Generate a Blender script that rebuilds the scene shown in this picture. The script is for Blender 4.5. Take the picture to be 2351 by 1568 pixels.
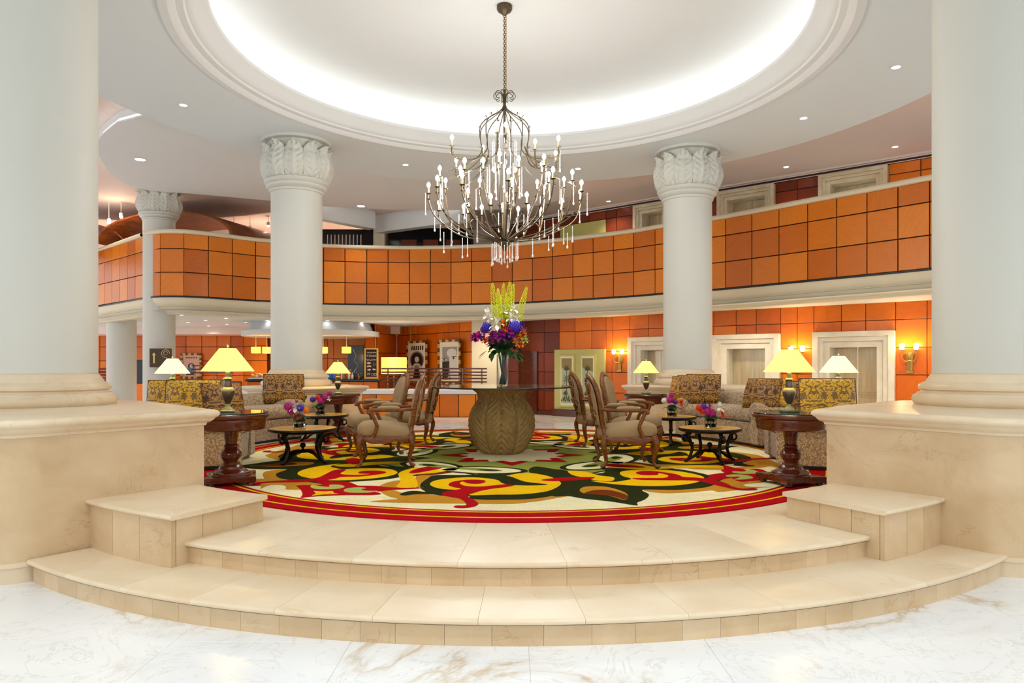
import bpy, bmesh, math, random
from mathutils import Vector, Matrix
from mathutils.geometry import tessellate_polygon
random.seed(7)
for o in list(bpy.data.objects): bpy.data.objects.remove(o)
SC = bpy.context.scene
COL = SC.collection
PI = math.pi

# ---------------------------------------------------------------- camera, world, large lights, exposure
CAMZ, FPX, HOR, CPX = 1.22, 1620.0, 837.0, 1175.5
cam = bpy.data.cameras.new('camera'); cam_o = bpy.data.objects.new('camera', cam); COL.objects.link(cam_o)
cam.sensor_width = 36.0; cam.lens = 36.0 * FPX / 2351.0
cam.shift_y = (HOR - 784.0) / 2351.0
cam_o.location = (0, 0, CAMZ); cam_o.rotation_euler = (PI/2, 0, 0)
cam.clip_start = 0.05; cam.clip_end = 200
SC.camera = cam_o

w = bpy.data.worlds.new('world'); SC.world = w; w.use_nodes = True
w.node_tree.nodes['Background'].inputs[0].default_value = (0.96, 0.98, 1.0, 1)
w.node_tree.nodes['Background'].inputs[1].default_value = 1.02

SC.view_settings.view_transform = 'Standard'
SC.view_settings.look = 'None'
SC.view_settings.gamma = 1.0
SC.view_settings.use_curve_mapping = False
SC.view_settings.exposure = 0.45
try:
    SC.cycles.use_denoising = True
    SC.cycles.max_bounces = 5
    SC.cycles.diffuse_bounces = 3
    SC.cycles.glossy_bounces = 2
    SC.cycles.transmission_bounces = 5
    SC.cycles.use_adaptive_sampling = True
    SC.cycles.adaptive_threshold = 0.08
    SC.cycles.adaptive_min_samples = 12
    SC.cycles.transparent_max_bounces = 8
    SC.cycles.sample_clamp_indirect = 6.0
    SC.cycles.caustics_reflective = False
    SC.cycles.caustics_refractive = False
except Exception:
    pass

def point(name, loc, power, col, rad=0.05, parent=None):
    l = bpy.data.lights.new(name, 'POINT'); l.energy = power; l.color = col; l.shadow_soft_size = rad
    o = bpy.data.objects.new(name, l); COL.objects.link(o); o.location = loc
    if parent: o.parent = parent
    return o
def spot(name, loc, power, col, ang=110, blend=0.8, rad=0.06, rot=(0, 0, 0)):
    l = bpy.data.lights.new(name, 'SPOT'); l.energy = power; l.color = col; l.shadow_soft_size = rad
    l.spot_size = math.radians(ang); l.spot_blend = blend
    o = bpy.data.objects.new(name, l); COL.objects.link(o); o.location = loc; o.rotation_euler = rot
    return o

# ---------------------------------------------------------------- photo-frame geometry helpers
CX0, CY0 = 0.0, 9.4                       # centre of the rotunda in plan
def P(x, y, z):                           # where the sight line through frame point (x, y) meets height z
    Y = (CAMZ - z) * FPX / (y - HOR)
    return ((x - CPX) * Y / FPX, Y)
def XY(x, Y): return ((x - CPX) * Y / FPX, Y)
def ZY(y, Y): return CAMZ - (y - HOR) * Y / FPX
def pol(r, a, c=(CX0, CY0)):              # polar around the rotunda centre, a in degrees, 0 towards the viewer, + to the right
    a = math.radians(a)
    return (c[0] + r * math.sin(a), c[1] - r * math.cos(a))

# ---------------------------------------------------------------- materials
MATS = {}
def srgb(r, g, b):
    f = lambda c: (c/255/12.92) if c/255 <= 0.04045 else ((c/255+0.055)/1.055)**2.4
    return (f(r), f(g), f(b), 1)
class NT:
    def __init__(s, name):
        s.m = bpy.data.materials.new(name); s.m.use_nodes = True
        s.t = s.m.node_tree; s.n = s.t.nodes; s.b = s.n['Principled BSDF']; s.out = s.n['Material Output']
        MATS[name] = s.m
    def N(s, typ, **kw):
        nd = s.n.new(typ)
        for k, v in kw.items(): setattr(nd, k, v)
        return nd
    def L(s, a, b): s.t.links.new(a, b)
    def coord(s, out='Object', scale=(1,1,1), rot=(0,0,0)):
        tc = s.N('ShaderNodeTexCoord'); mp = s.N('ShaderNodeMapping')
        mp.inputs['Scale'].default_value = scale; mp.inputs['Rotation'].default_value = rot
        s.L(tc.outputs[out], mp.inputs[0]); return mp.outputs[0]
    def world(s, scale=(1,1,1), rot=(0,0,0)):
        g = s.N('ShaderNodeNewGeometry'); mp = s.N('ShaderNodeMapping')
        mp.inputs['Scale'].default_value = scale; mp.inputs['Rotation'].default_value = rot
        s.L(g.outputs['Position'], mp.inputs[0]); return mp.outputs[0]
    def noise(s, v, scale=5, detail=4, rough=0.5, dist=0):
        n = s.N('ShaderNodeTexNoise'); n.inputs['Scale'].default_value = scale; n.inputs['Detail'].default_value = detail
        n.inputs['Roughness'].default_value = rough; n.inputs['Distortion'].default_value = dist
        if v is not None: s.L(v, n.inputs['Vector'])
        return n
    def ramp(s, f, stops, interp='LINEAR'):
        r = s.N('ShaderNodeValToRGB'); r.color_ramp.interpolation = interp
        e = r.color_ramp.elements
        while len(e) < len(stops): e.new(0.5)
        for i, (p, c) in enumerate(stops):
            e[i].position = p; e[i].color = c if len(c) == 4 else (*c, 1)
        s.L(f, r.inputs[0]); return r.outputs[0]
    def mix(s, f, a, b, mode='MIX'):
        m = s.N('ShaderNodeMix', data_type='RGBA', blend_type=mode)
        for sock, v in ((m.inputs[0], f), (m.inputs[6], a), (m.inputs[7], b)):
            if isinstance(v, (int, float)): sock.default_value = v
            elif isinstance(v, tuple): sock.default_value = v if len(v) == 4 else (*v, 1)
            else: s.L(v, sock)
        return m.outputs[2]
    def math(s, op, a, b=None):
        m = s.N('ShaderNodeMath', operation=op)
        for i, v in enumerate((a, b)):
            if v is None: continue
            if isinstance(v, (int, float)): m.inputs[i].default_value = v
            else: s.L(v, m.inputs[i])
        return m.outputs[0]
    def bump(s, h, strength=0.3, dist=0.01):
        b = s.N('ShaderNodeBump'); b.inputs['Strength'].default_value = strength; b.inputs['Distance'].default_value = dist
        s.L(h, b.inputs['Height']); s.L(b.outputs[0], s.b.inputs['Normal'])
    def col(s, v):
        if isinstance(v, tuple): s.b.inputs['Base Color'].default_value = v if len(v) == 4 else (*v, 1)
        else: s.L(v, s.b.inputs['Base Color'])
    def set(s, rough=None, metal=None, spec=None, coat=None, trans=None, ior=None, sheen=None, emit=None, estr=None):
        b = s.b.inputs
        if rough is not None: b['Roughness'].default_value = rough
        if metal is not None: b['Metallic'].default_value = metal
        if spec is not None: b['Specular IOR Level'].default_value = spec
        if coat is not None: b['Coat Weight'].default_value = coat; b['Coat Roughness'].default_value = 0.08
        if trans is not None: b['Transmission Weight'].default_value = trans
        if ior is not None: b['IOR'].default_value = ior
        if sheen is not None: b['Sheen Weight'].default_value = sheen
        if emit is not None: b['Emission Color'].default_value = emit if len(emit) == 4 else (*emit, 1)
        if estr is not None: b['Emission Strength'].default_value = estr
        return s

def plain(name, col, rough=0.5, **kw):
    t = NT(name); t.col(col); t.set(rough=rough, **kw); return t.m
def emis(name, col, strength):
    t = NT(name); t.col((0.8,0.8,0.8)); t.set(emit=col, estr=strength, rough=0.5); return t.m

def marble(name, base, light, vein, scale=1.6, vein_amt=0.5, rough=0.16):
    t = NT(name); v = t.world()
    inf = t.N('ShaderNodeObjectInfo')
    off = t.N('ShaderNodeVectorMath', operation='ADD'); sc = t.N('ShaderNodeVectorMath', operation='SCALE'); sc.inputs[3].default_value = 13.0
    cmb = t.N('ShaderNodeCombineXYZ'); 
    for i in range(3): t.L(inf.outputs['Random'], cmb.inputs[i])
    t.L(cmb.outputs[0], sc.inputs[0]); t.L(v, off.inputs[0]); t.L(sc.outputs[0], off.inputs[1]); v = off.outputs[0]
    n1 = t.noise(v, scale, 6, 0.6, 0.4); c = t.ramp(n1.outputs[0], [(0.3, base), (0.68, light)])
    n2 = t.noise(v, scale*0.9, 5, 0.6, 1.5)
    d = t.math('ABSOLUTE', t.math('SUBTRACT', n2.outputs[0], 0.5))
    vm = t.ramp(d, [(0.0, (1,1,1)), (0.014, (0,0,0))])
    n3 = t.noise(v, scale*0.8, 2); vm2 = t.math('MULTIPLY', vm, t.ramp(n3.outputs[0], [(0.48,(0,0,0)),(0.66,(1,1,1))]))
    vm2 = t.math('MULTIPLY', vm2, vein_amt)
    c = t.mix(vm2, c, vein)
    rv = t.ramp(inf.outputs['Random'], [(0, (0.93,0.93,0.93)), (1, (1.0,1.0,1.0))])
    c = t.mix(1.0, c, rv, 'MULTIPLY')
    t.col(c); t.set(rough=rough, spec=0.32); return t.m
marble('marble_cream', srgb(224,200,164), srgb(238,220,190), srgb(190,140,80), 1.5, 0.4, 0.32)
marble('marble_tile', srgb(208,178,136), srgb(226,200,162), srgb(176,126,66), 2.2, 0.4, 0.28)
def floor_marble():
    t = NT('marble_white'); v = t.world()
    n1 = t.noise(v, 0.8, 5, 0.55, 0.3); c = t.ramp(n1.outputs[0], [(0.35, srgb(236,238,238)), (0.7, srgb(250,250,247))])
    n2 = t.noise(v, 0.55, 7, 0.62, 1.3)
    d = t.math('ABSOLUTE', t.math('SUBTRACT', n2.outputs[0], 0.5))
    vm = t.ramp(d, [(0.0, (1,1,1)), (0.02, (0.25,0.25,0.25)), (0.05, (0,0,0))])
    n3 = t.noise(v, 0.5, 2); vm = t.math('MULTIPLY', vm, t.ramp(n3.outputs[0], [(0.45,(0,0,0)),(0.62,(1,1,1))]))
    c = t.mix(t.math('MULTIPLY', vm, 0.8), c, srgb(190,158,102))
    n4 = t.noise(v, 1.7, 7, 0.65, 2.0)
    d2 = t.math('ABSOLUTE', t.math('SUBTRACT', n4.outputs[0], 0.52))
    c = t.mix(t.math('MULTIPLY', t.ramp(d2, [(0,(1,1,1)),(0.012,(0,0,0))]), 0.35), c, srgb(188,182,172))
    t.col(c); t.set(rough=0.2, spec=0.4)
floor_marble()
plain('plaster_white', srgb(228,231,231), 0.7)
plain('plaster_column', srgb(214,214,204), 0.55)
plain('plaster_ring', srgb(224,232,235), 0.75)
plain('plaster_cream', srgb(232,220,190), 0.6)
plain('plaster_pink', srgb(238,218,208), 0.7)
plain('joint_black', srgb(38,18,10), 0.5)
plain('black_strip', srgb(14,10,10), 0.4)
emis('cove_glow', (1.0, 0.985, 0.96), 8.0)
plain('plaster_dome', srgb(206,208,206), 0.8)  # shade put into the colour, so the lit cove band stands out
emis('lamp_white', (1.0, 0.97, 0.92), 13.0)
emis('lamp_soft', (1.0, 0.97, 0.93), 5.0)

def wood_panel(name, dark, lightc, rough=0.3):
    t = NT(name)
    inf = t.N('ShaderNodeObjectInfo')
    tc = t.N('ShaderNodeTexCoord')
    rot = t.N('ShaderNodeVectorRotate', rotation_type='Y_AXIS')
    t.L(tc.outputs['Object'], rot.inputs['Vector']); t.L(t.math('MULTIPLY', inf.outputs['Random'], 37.0), rot.inputs['Angle'])
    mp = t.N('ShaderNodeMapping'); mp.inputs['Scale'].default_value = (1.2, 1.2, 9); t.L(rot.outputs[0], mp.inputs[0])
    addr = t.N('ShaderNodeVectorMath', operation='ADD'); t.L(mp.outputs[0], addr.inputs[0])
    cmb = t.N('ShaderNodeCombineXYZ'); t.L(t.math('MULTIPLY', inf.outputs['Random'], 91.0), cmb.inputs[0]); t.L(cmb.outputs[0], addr.inputs[1])
    g = t.noise(addr.outputs[0], 2.5, 6, 0.6, 0.6)
    base = t.ramp(inf.outputs['Random'], [(0.0, dark), (0.45, tuple(0.5*(a+b) for a, b in zip(dark, lightc))), (1.0, lightc)])
    c = t.mix(1.0, base, t.ramp(g.outputs[0], [(0.25, (0.88,0.86,0.84)), (0.75, (1.05,1.04,1.03))]), 'MULTIPLY')
    t.col(c); t.set(rough=rough, spec=0.4); return t.m
wood_panel('wood_orange', srgb(208,106,18), srgb(240,138,24))
wood_panel('wood_red', srgb(204,94,8), srgb(240,126,10))
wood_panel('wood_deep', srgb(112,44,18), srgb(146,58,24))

def wood(name, dark, lightc, rough=0.3, scale=4, coat=0.0):
    t = NT(name); v = t.coord('Object', (1, 1, 6))
    g = t.noise(v, scale, 7, 0.62, 1.2)
    t.col(t.ramp(g.outputs[0], [(0.3, dark), (0.7, lightc)])); t.set(rough=rough, coat=coat); return t.m
wood('wood_mahogany', srgb(58,18,8), srgb(112,44,18), 0.2, 4, 0.5)
wood('wood_chair', srgb(58,28,3), srgb(154,86,16), 0.36, 9)
wood('wood_gold_top', srgb(216,148,30), srgb(242,190,72), 0.25, 3, 0.25)
plain('iron_black', srgb(18,15,12), 0.3, metal=0.5)
plain('fabric_taupe', srgb(166,138,98), 0.9)
plain('chair_piping', srgb(150,126,96), 0.8)
plain('brass', srgb(190,150,80), 0.3, metal=0.9)
plain('bronze', srgb(150,128,92), 0.35, metal=0.8)
plain('green_glaze', srgb(86,98,70), 0.2, coat=0.6)
plain('lamp_body', srgb(70,52,30), 0.22, coat=0.7)
plain('lamp_ivory', srgb(214,210,186), 0.3)
t = NT('lamp_shade'); t.col(srgb(236,208,110)); t.set(rough=0.8, emit=(1.0, 0.77, 0.22), estr=0.62)
t = NT('lamp_shade_pale'); t.col(srgb(246,232,170)); t.set(rough=0.8, emit=(1.0, 0.88, 0.45), estr=0.75)
t = NT('drum_shade'); t.col(srgb(246,186,80)); t.set(rough=0.8, emit=(1.0, 0.55, 0.10), estr=1.0)

def sofa_fabric():
    t = NT('fabric_sofa'); v = t.coord('Object')
    vo = t.N('ShaderNodeTexVoronoi'); vo.inputs['Scale'].default_value = 42; t.L(v, vo.inputs['Vector'])
    n = t.noise(v, 60, 3)
    f = t.math('ADD', vo.outputs['Distance'], t.math('MULTIPLY', t.math('SUBTRACT', n.outputs[0], 0.5), 0.5))
    t.col(t.ramp(f, [(0.22, srgb(122,92,58)), (0.30, srgb(190,166,132)), (0.5, srgb(204,184,152)), (0.56, srgb(150,120,84))]))
    t.set(rough=0.85, sheen=0.25)
sofa_fabric()
def damask(name, gold, ground):
    t = NT(name); tc = t.N('ShaderNodeTexCoord'); sep = t.N('ShaderNodeSeparateXYZ'); t.L(tc.outputs['Object'], sep.inputs[0])
    cmb = t.N('ShaderNodeCombineXYZ')
    t.L(t.math('PINGPONG', t.math('ADD', sep.outputs[0], 10.0), 0.135), cmb.inputs[0]); t.L(sep.outputs[2], cmb.inputs[2])
    n = t.noise(cmb.outputs[0], 13, 1.0, 0.4, 3.2)
    vo = t.N('ShaderNodeTexVoronoi', feature='DISTANCE_TO_EDGE'); vo.inputs['Scale'].default_value = 34; t.L(cmb.outputs[0], vo.inputs['Vector'])
    f = t.math('ADD', n.outputs[0], t.math('MULTIPLY', t.ramp(vo.outputs['Distance'], [(0.0, (1,1,1)), (0.09, (0,0,0))]), -0.06))
    c = t.ramp(f, [(0.455, ground), (0.475, gold), (0.62, gold), (0.63, ground), (0.66, ground), (0.67, gold)], 'LINEAR')
    t.col(c); t.set(rough=0.5)
damask('damask_gold', srgb(238,184,40), srgb(132,100,44))  # gold brightened in the colour, standing in for lamp light
damask('damask_brown', srgb(180,128,44), srgb(72,42,18))
plain('pillow_piping', srgb(104,74,32), 0.7)
plain('lamp_collar', srgb(136,134,92), 0.3)

t = NT('glass_clear'); t.col((0.97,0.99,0.98)); t.set(rough=0.02, trans=1.0, ior=1.3)
t = NT('glass_top'); t.col((0.80,0.90,0.86)); t.set(rough=0.02, trans=0.95, ior=1.3)
t = NT('glass_edge'); t.col((0.005,0.008,0.008)); t.set(rough=0.1)
t = NT('crystal'); t.col((1,0.98,0.94)); t.set(rough=0.12, trans=0.35, ior=1.5)
def stone_vase():
    t = NT('stone_vase'); v = t.coord('Object'); n = t.noise(v, 14, 6, 0.6)
    t.col(t.ramp(n.outputs[0], [(0.3, srgb(146,114,60)), (0.7, srgb(180,146,86))])); t.set(rough=0.75)
stone_vase()
def elevator_metal():
    t = NT('lift_door'); v = t.coord('Object', (14, 14, 0.7)); n = t.noise(v, 2, 3)
    t.col(t.ramp(n.outputs[0], [(0.3, srgb(196,176,140)), (0.7, srgb(216,200,168))])); t.set(rough=0.16, metal=0.25, spec=0.8)
elevator_metal()
marble('travertine', srgb(214,192,152), srgb(238,224,196), srgb(190,160,116), 3.0, 0.3, 0.3)
marble('travertine_pale', srgb(226,214,192), srgb(242,234,218), srgb(200,176,140), 3.0, 0.3, 0.3)

# ---------------------------------------------------------------- mesh building
class MB:
    def __init__(s): s.v = []; s.f = []; s.m = []; s.mi = 0
    def add(s, vs, fs):
        b = len(s.v); s.v += [tuple(p) for p in vs]; s.f += [tuple(b+i for i in f) for f in fs]; s.m += [s.mi]*len(fs)
        return s
    def box(s, c, d, rz=0.0, rx=0.0):
        x, y, z = d[0]/2, d[1]/2, d[2]/2
        M = Matrix.Translation(c) @ Matrix.Rotation(rz, 4, 'Z') @ Matrix.Rotation(rx, 4, 'X')
        vs = [M @ Vector(p) for p in [(-x,-y,-z),(x,-y,-z),(x,y,-z),(-x,y,-z),(-x,-y,z),(x,-y,z),(x,y,z),(-x,y,z)]]
        return s.add(vs, [(0,3,2,1),(4,5,6,7),(0,1,5,4),(1,2,6,5),(2,3,7,6),(3,0,4,7)])
    def rbox(s, c, d, r, rz=0.0):          # chamfered box
        x, y, z = d[0]/2, d[1]/2, d[2]/2; r = min(r, x*0.9, y*0.9, z*0.9)
        rings = []
        for (zz, q) in ((-z, r), (-z+r, 0), (z-r, 0), (z, r)):
            rings.append([(-x+q, -y+q, zz), (x-q, -y+q, zz), (x-q, y-q, zz), (-x+q, y-q, zz)])
        M = Matrix.Translation(c) @ Matrix.Rotation(rz, 4, 'Z')
        return s.loft([[M @ Vector(p) for p in R] for R in rings], True, True)
    def loft(s, rings, cap0=False, cap1=False, closed=True):
        n = len(rings[0]); vs = [p for R in rings for p in R]; fs = []
        for i in range(len(rings)-1):
            for j in range(n if closed else n-1):
                k = (j+1) % n
                fs.append((i*n+j, i*n+k, (i+1)*n+k, (i+1)*n+j))
        if cap0: fs.append(tuple(reversed(range(n))))
        if cap1: fs.append(tuple((len(rings)-1)*n+j for j in range(n)))
        return s.add(vs, fs)
    def lathe(s, prof, seg=32, c=(0,0,0), a0=0.0, a1=2*PI, cap=False, sx=1.0, sy=1.0):
        full = abs(a1-a0-2*PI) < 1e-6; n = seg if full else seg+1
        rings = []
        for (r, z) in prof:
            rings.append([(c[0]+sx*r*math.cos(a0+(a1-a0)*j/seg), c[1]+sy*r*math.sin(a0+(a1-a0)*j/seg), c[2]+z) for j in range(n)])
        s.loft(rings, cap and prof[0][0] > 1e-5, cap and prof[-1][0] > 1e-5, full)
        return s
    def tube(s, pts, rad, seg=8, caps=True, flat=1.0):
        pts = [Vector(p) for p in pts]; n = len(pts)
        if not isinstance(rad, (list, tuple)): rad = [rad]*n
        rings = []; up = None
        for i in range(n):
            t = (pts[min(i+1, n-1)] - pts[max(i-1, 0)])
            if t.length < 1e-9: t = Vector((0,0,1))
            t.normalize()
            if up is None:
                up = Vector((0,0,1)) if abs(t.z) < 0.9 else Vector((1,0,0))
            a = t.cross(up)
            if a.length < 1e-6: a = t.orthogonal()
            a.normalize(); b = a.cross(t).normalized(); up = b
            rings.append([pts[i] + a*math.cos(2*PI*j/seg)*rad[i] + b*math.sin(2*PI*j/seg)*rad[i]*flat for j in range(seg)])
        return s.loft(rings, caps, caps)
    def sphere(s, c, r, seg=12, rings=8):
        if not isinstance(r, (list, tuple)): r = (r, r, r)
        R = []
        for i in range(1, rings):
            t = PI*i/rings
            R.append([(c[0]+r[0]*math.sin(t)*math.cos(2*PI*j/seg), c[1]+r[1]*math.sin(t)*math.sin(2*PI*j/seg), c[2]-r[2]*math.cos(t)) for j in range(seg)])
        b = len(s.v); s.loft(R)
        s.add([(c[0], c[1], c[2]-r[2]), (c[0], c[1], c[2]+r[2])], [])
        for j in range(seg):
            k = (j+1) % seg
            s.f.append((b+k, b+j, len(s.v)-2)); s.m.append(s.mi)
            s.f.append((b+(rings-2)*seg+j, b+(rings-2)*seg+k, len(s.v)-1)); s.m.append(s.mi)
        return s
    def prism(s, poly, z0, z1):
        n = len(poly); vs = [(p[0], p[1], z0) for p in poly] + [(p[0], p[1], z1) for p in poly]
        b = len(s.v); s.add(vs, [(i, (i+1) % n, n+(i+1) % n, n+i) for i in range(n)])
        for t in tessellate_polygon([[Vector((p[0], p[1], 0)) for p in poly]]):
            s.f.append((b+t[0]+n, b+t[1]+n, b+t[2]+n)); s.m.append(s.mi)
            s.f.append((b+t[2], b+t[1], b+t[0])); s.m.append(s.mi)
        return s
    def xform(s, M):
        s.v = [tuple(M @ Vector(p)) for p in s.v]; return s
    def build(s, name, mat, parent=None, smooth=True, angle=40, loc=None, rz=0.0, kind=None, label=None):
        me = bpy.data.meshes.new(name); me.from_pydata(s.v, [], s.f)
        mats = mat if isinstance(mat, (list, tuple)) else [mat]
        for m in mats: me.materials.append(MATS[m])
        if len(mats) > 1: me.polygons.foreach_set('material_index', s.m)
        bm = bmesh.new(); bm.from_mesh(me); bmesh.ops.recalc_face_normals(bm, faces=bm.faces); bm.to_mesh(me); bm.free()
        if smooth:
            me.polygons.foreach_set('use_smooth', [True]*len(me.polygons))
            try: me.set_sharp_from_angle(angle=math.radians(angle))
            except Exception: pass
        me.update()
        o = bpy.data.objects.new(name, me); COL.objects.link(o)
        if loc: o.location = loc
        o.rotation_euler.z = rz
        if parent is not None: o.parent = parent
        if kind: o['kind'] = kind
        if label: o['label'] = label
        return o
def thing(name, label, cat, loc=(0,0,0), rz=0.0, group=None):
    o = bpy.data.objects.new(name, None); COL.objects.link(o); o.empty_display_size = 0.1
    o.location = loc; o.rotation_euler = (0,0,rz); o['label'] = label; o['category'] = cat
    if group: o['group'] = group
    return o
def tag(o, label, cat, group=None):
    o['label'] = label; o['category'] = cat
    if group: o['group'] = group
    return o
def struct(name):
    o = bpy.data.objects.new(name, None); COL.objects.link(o); o['kind'] = 'structure'; o.empty_display_size = 0.1; return o
def dup(root, loc, rz, label, group=None, scale=None):
    def cp(o, par):
        c = o.copy(); COL.objects.link(c); c.parent = par
        for ch in o.children: cp(ch, c)
        return c
    r = cp(root, None); r.location = loc; r.rotation_euler = (0, 0, rz); r['label'] = label
    if group: r['group'] = group
    if scale: r.scale = (scale, scale, scale)
    return r
def share(o, name, parent, M=None, loc=None, rz=None, mat=None):    # another piece on the same mesh data
    c = bpy.data.objects.new(name, o.data); COL.objects.link(c); c.parent = parent
    if M is not None: c.matrix_basis = M
    if loc is not None: c.location = loc
    if rz is not None: c.rotation_euler.z = rz
    return c
def crom(pts, n=6, closed=False):
    out = []; m = len(pts); D = len(pts[0])
    rng = range(m) if closed else range(m-1)
    for i in rng:
        if closed: p = [pts[(i+k) % m] for k in (-1, 0, 1, 2)]
        else: p = [pts[max(0, min(m-1, i+k))] for k in (-1, 0, 1, 2)]
        for j in range(n):
            t = j/n
            out.append(tuple(0.5*((2*p[1][d]) + (-p[0][d]+p[2][d])*t + (2*p[0][d]-5*p[1][d]+4*p[2][d]-p[3][d])*t*t + (-p[0][d]+3*p[1][d]-3*p[2][d]+p[3][d])*t**3) for d in range(D)))
    if not closed: out.append(tuple(pts[-1]))
    return out
def offset_poly(poly, d):                 # poly counter-clockwise, d > 0 outwards
    n = len(poly); out = []
    for i in range(n):
        a, b, c = Vector(poly[i-1]), Vector(poly[i]), Vector(poly[(i+1) % n])
        e1 = (b-a).normalized(); e2 = (c-b).normalized()
        n1 = Vector((e1.y, -e1.x)); n2 = Vector((e2.y, -e2.x)); k = n1+n2
        if k.length < 1e-6: k = n1
        k.normalize(); q = d/max(0.35, k.dot(n1)); out.append((b.x+k.x*q, b.y+k.y*q))
    return out
def arcpts(r, a0, a1, n, c=(CX0, CY0)):
    return [pol(r, a0+(a1-a0)*i/n, c) for i in range(n+1)]
def sector(mb, r0, r1, a0, a1, z0, z1, n=6):
    mb.prism(arcpts(r1, a0, a1, n) + arcpts(r0, a1, a0, n), z0, z1); return mb

# ================================================================ THE SETTING
ZL = -0.31                                # lobby floor; the round lounge floor is at z = 0
def build_floors():
    f = struct('floor')
    MB().add([(-16,-6,ZL-0.004),(16,-6,ZL-0.004),(16,30,ZL-0.004),(-16,30,ZL-0.004)], [(0,1,2,3)]).build('bed', 'marble_white', f, False)
    MB().add([(-16,6.6,ZL),(16,6.6,ZL),(16,30,ZL),(-16,30,ZL)], [(0,1,2,3)]).build('rear_paving', 'marble_white', f, False)
    sl = None
    for i in range(12):
        for j in range(8):
            c_ = (-5.4+0.98*i+0.1, 0.3+0.9*j-0.45, ZL)
            if sl is None:
                sl = MB().rbox((0, 0, -0.01), (0.978, 0.898, 0.02), 0.001).build('floor_slab', 'marble_white', f, False); sl.location = c_
            else: share(sl, 'floor_slab', f, None, c_)
    # round lounge floor
    lf = struct('floor_lounge')
    MB().lathe([(0, -0.002), (3.6, -0.002)], 96, (CX0, CY0, 0)).build('inner_floor', 'marble_cream', lf, False)
    core = MB(); sector(core, 0.5, 5.0, -42, 42, ZL, -0.036, 40); core.build('core', 'marble_tile', lf, False)
    ring = MB(); sector(ring, 3.58, 5.5, 40, 320, ZL, -0.0005, 90); ring.build('rear_floor', 'marble_white', lf, False)
    prof_n = 5
    def slab(parent, r0, r1, a0, a1, ztop, th=0.036, nose=0.018):
        mb = MB(); n = 7; rings = []
        prof = [(r0, ztop-th), (r1-nose*0.6, ztop-th)]
        for k in range(prof_n+1):
            t = -PI/2 + PI*k/prof_n
            prof.append((r1-nose+nose*math.cos(t), ztop-nose+nose*math.sin(t)))
        prof.append((r0, ztop))
        for i in range(n+1):
            a = a0+(a1-a0)*i/n
            rings.append([(*pol(r, a), z) for r, z in prof])
        mb.loft(rings, True, True)
        return mb.build('tread_slab', 'marble_cream', parent, True, 50)
    g = 0.008
    n = 11
    for i in range(n):
        a0, a1 = -42+84*i/n, -42+84*(i+1)/n
        slab(lf, 3.5, 5.07, a0+g, a1-g, 0.0)
    # risers of the upper step
    def riser(parent, r, a0, a1, z0, z1, n):
        rnd = random.Random(int(r*100))
        cuts = [0.0]
        for i in range(n): cuts.append(cuts[-1]+rnd.uniform(0.8, 1.2))
        cuts = [a0+(a1-a0)*c/cuts[-1] for c in cuts]
        for i in range(n):
            mb = MB(); sector(mb, r-0.03, r, cuts[i]+0.008, cuts[i+1]-0.008, z0, z1, 3); mb.build('riser_tile', 'marble_tile', parent, False)
    riser(lf, 5.03, -27, 30.4, -0.155, -0.036, 25)
    st = struct('floor_step')
    core = MB(); sector(core, 4.9, 5.54, -39, 42, ZL, -0.191, 40); core.build('core', 'marble_tile', st, False)
    n = 13
    for i in range(n):
        a0, a1 = -37.6+77.4*i/n, -37.6+77.4*(i+1)/n
        slab(st, 4.95, 5.6, a0+g, a1-g, -0.155)
    riser(st, 5.57, -37.2, 39.5, ZL, -0.191, 31)
build_floors()

def build_blocks():
    for nm, a0, a1, lab in (('marble_block', -38.2, -26.4, 'cream marble step-end block in front of the left plinth'),
                            ('marble_block', 30.2, 39.6, 'cream marble step-end block in front of the right plinth')):
        t = thing(nm, lab, 'stone block', (*pol(4.78, (a0+a1)/2), -0.155))
        inv = Matrix.Translation(-t.location)
        top, bot = 0.205, -0.1545
        cuts = [a0, a0+(a1-a0)*0.36, a0+(a1-a0)*0.68, a1] if a0 < 0 else [a0, a0+(a1-a0)*0.33, a0+(a1-a0)*0.62, a1]
        for i in range(3):
            mb = MB(); sector(mb, 5.14, 5.175, cuts[i]+0.02, cuts[i+1]-0.02, bot, top-0.035, 4); mb.xform(inv).build('face_tile', 'marble_tile', t, False)
        side = a1 if a0 < 0 else a0
        sg = -1 if a0 < 0 else 1
        rr_ = [4.36, 4.66, 4.92, 5.138]
        for i in range(3):
            mb = MB(); mb.prism([pol(rr_[i]+0.002, side), pol(rr_[i+1]-0.002, side), pol(rr_[i+1]-0.002, side+sg*0.45), pol(rr_[i]+0.002, side+sg*0.45)], bot if rr_[i+1] > 5.05 else (0.0005 if True else bot), top-0.035)
            if rr_[i+1] > 5.05:
                pass
            mb.xform(inv).build('face_tile', 'marble_tile', t, False)
        lo, hi = (a0, a1-0.45) if a0 < 0 else (a0+0.45, a1)
        mb = MB(); sector(mb, 4.36, 5.139, lo, hi, 0.0005, top-0.036, 8); sector(mb, 5.075, 5.139, lo, hi, bot, 0.0005, 8)
        mb.xform(inv).build('core', 'marble_tile', t, False)
        mb = MB(); sl = [(a0, a1+0.35)] if a0 < 0 else [(a0-0.35, a1)]
        s0, s1 = sl[0]; prof = [(4.34, top-0.035), (5.19, top-0.035)]
        for k in range(6):
            q = -PI/2+PI*k/5; prof.append((5.19+0.017*math.cos(q), top-0.0175+0.0175*math.sin(q)))
        prof.append((4.34, top))
        mb.loft([[(*pol(r, s0+(s1-s0)*i/10), z) for r, z in prof] for i in range(11)], True, True)
        mb.xform(inv).build('top_slab', 'marble_cream', t, True, 50)
build_blocks()

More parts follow.
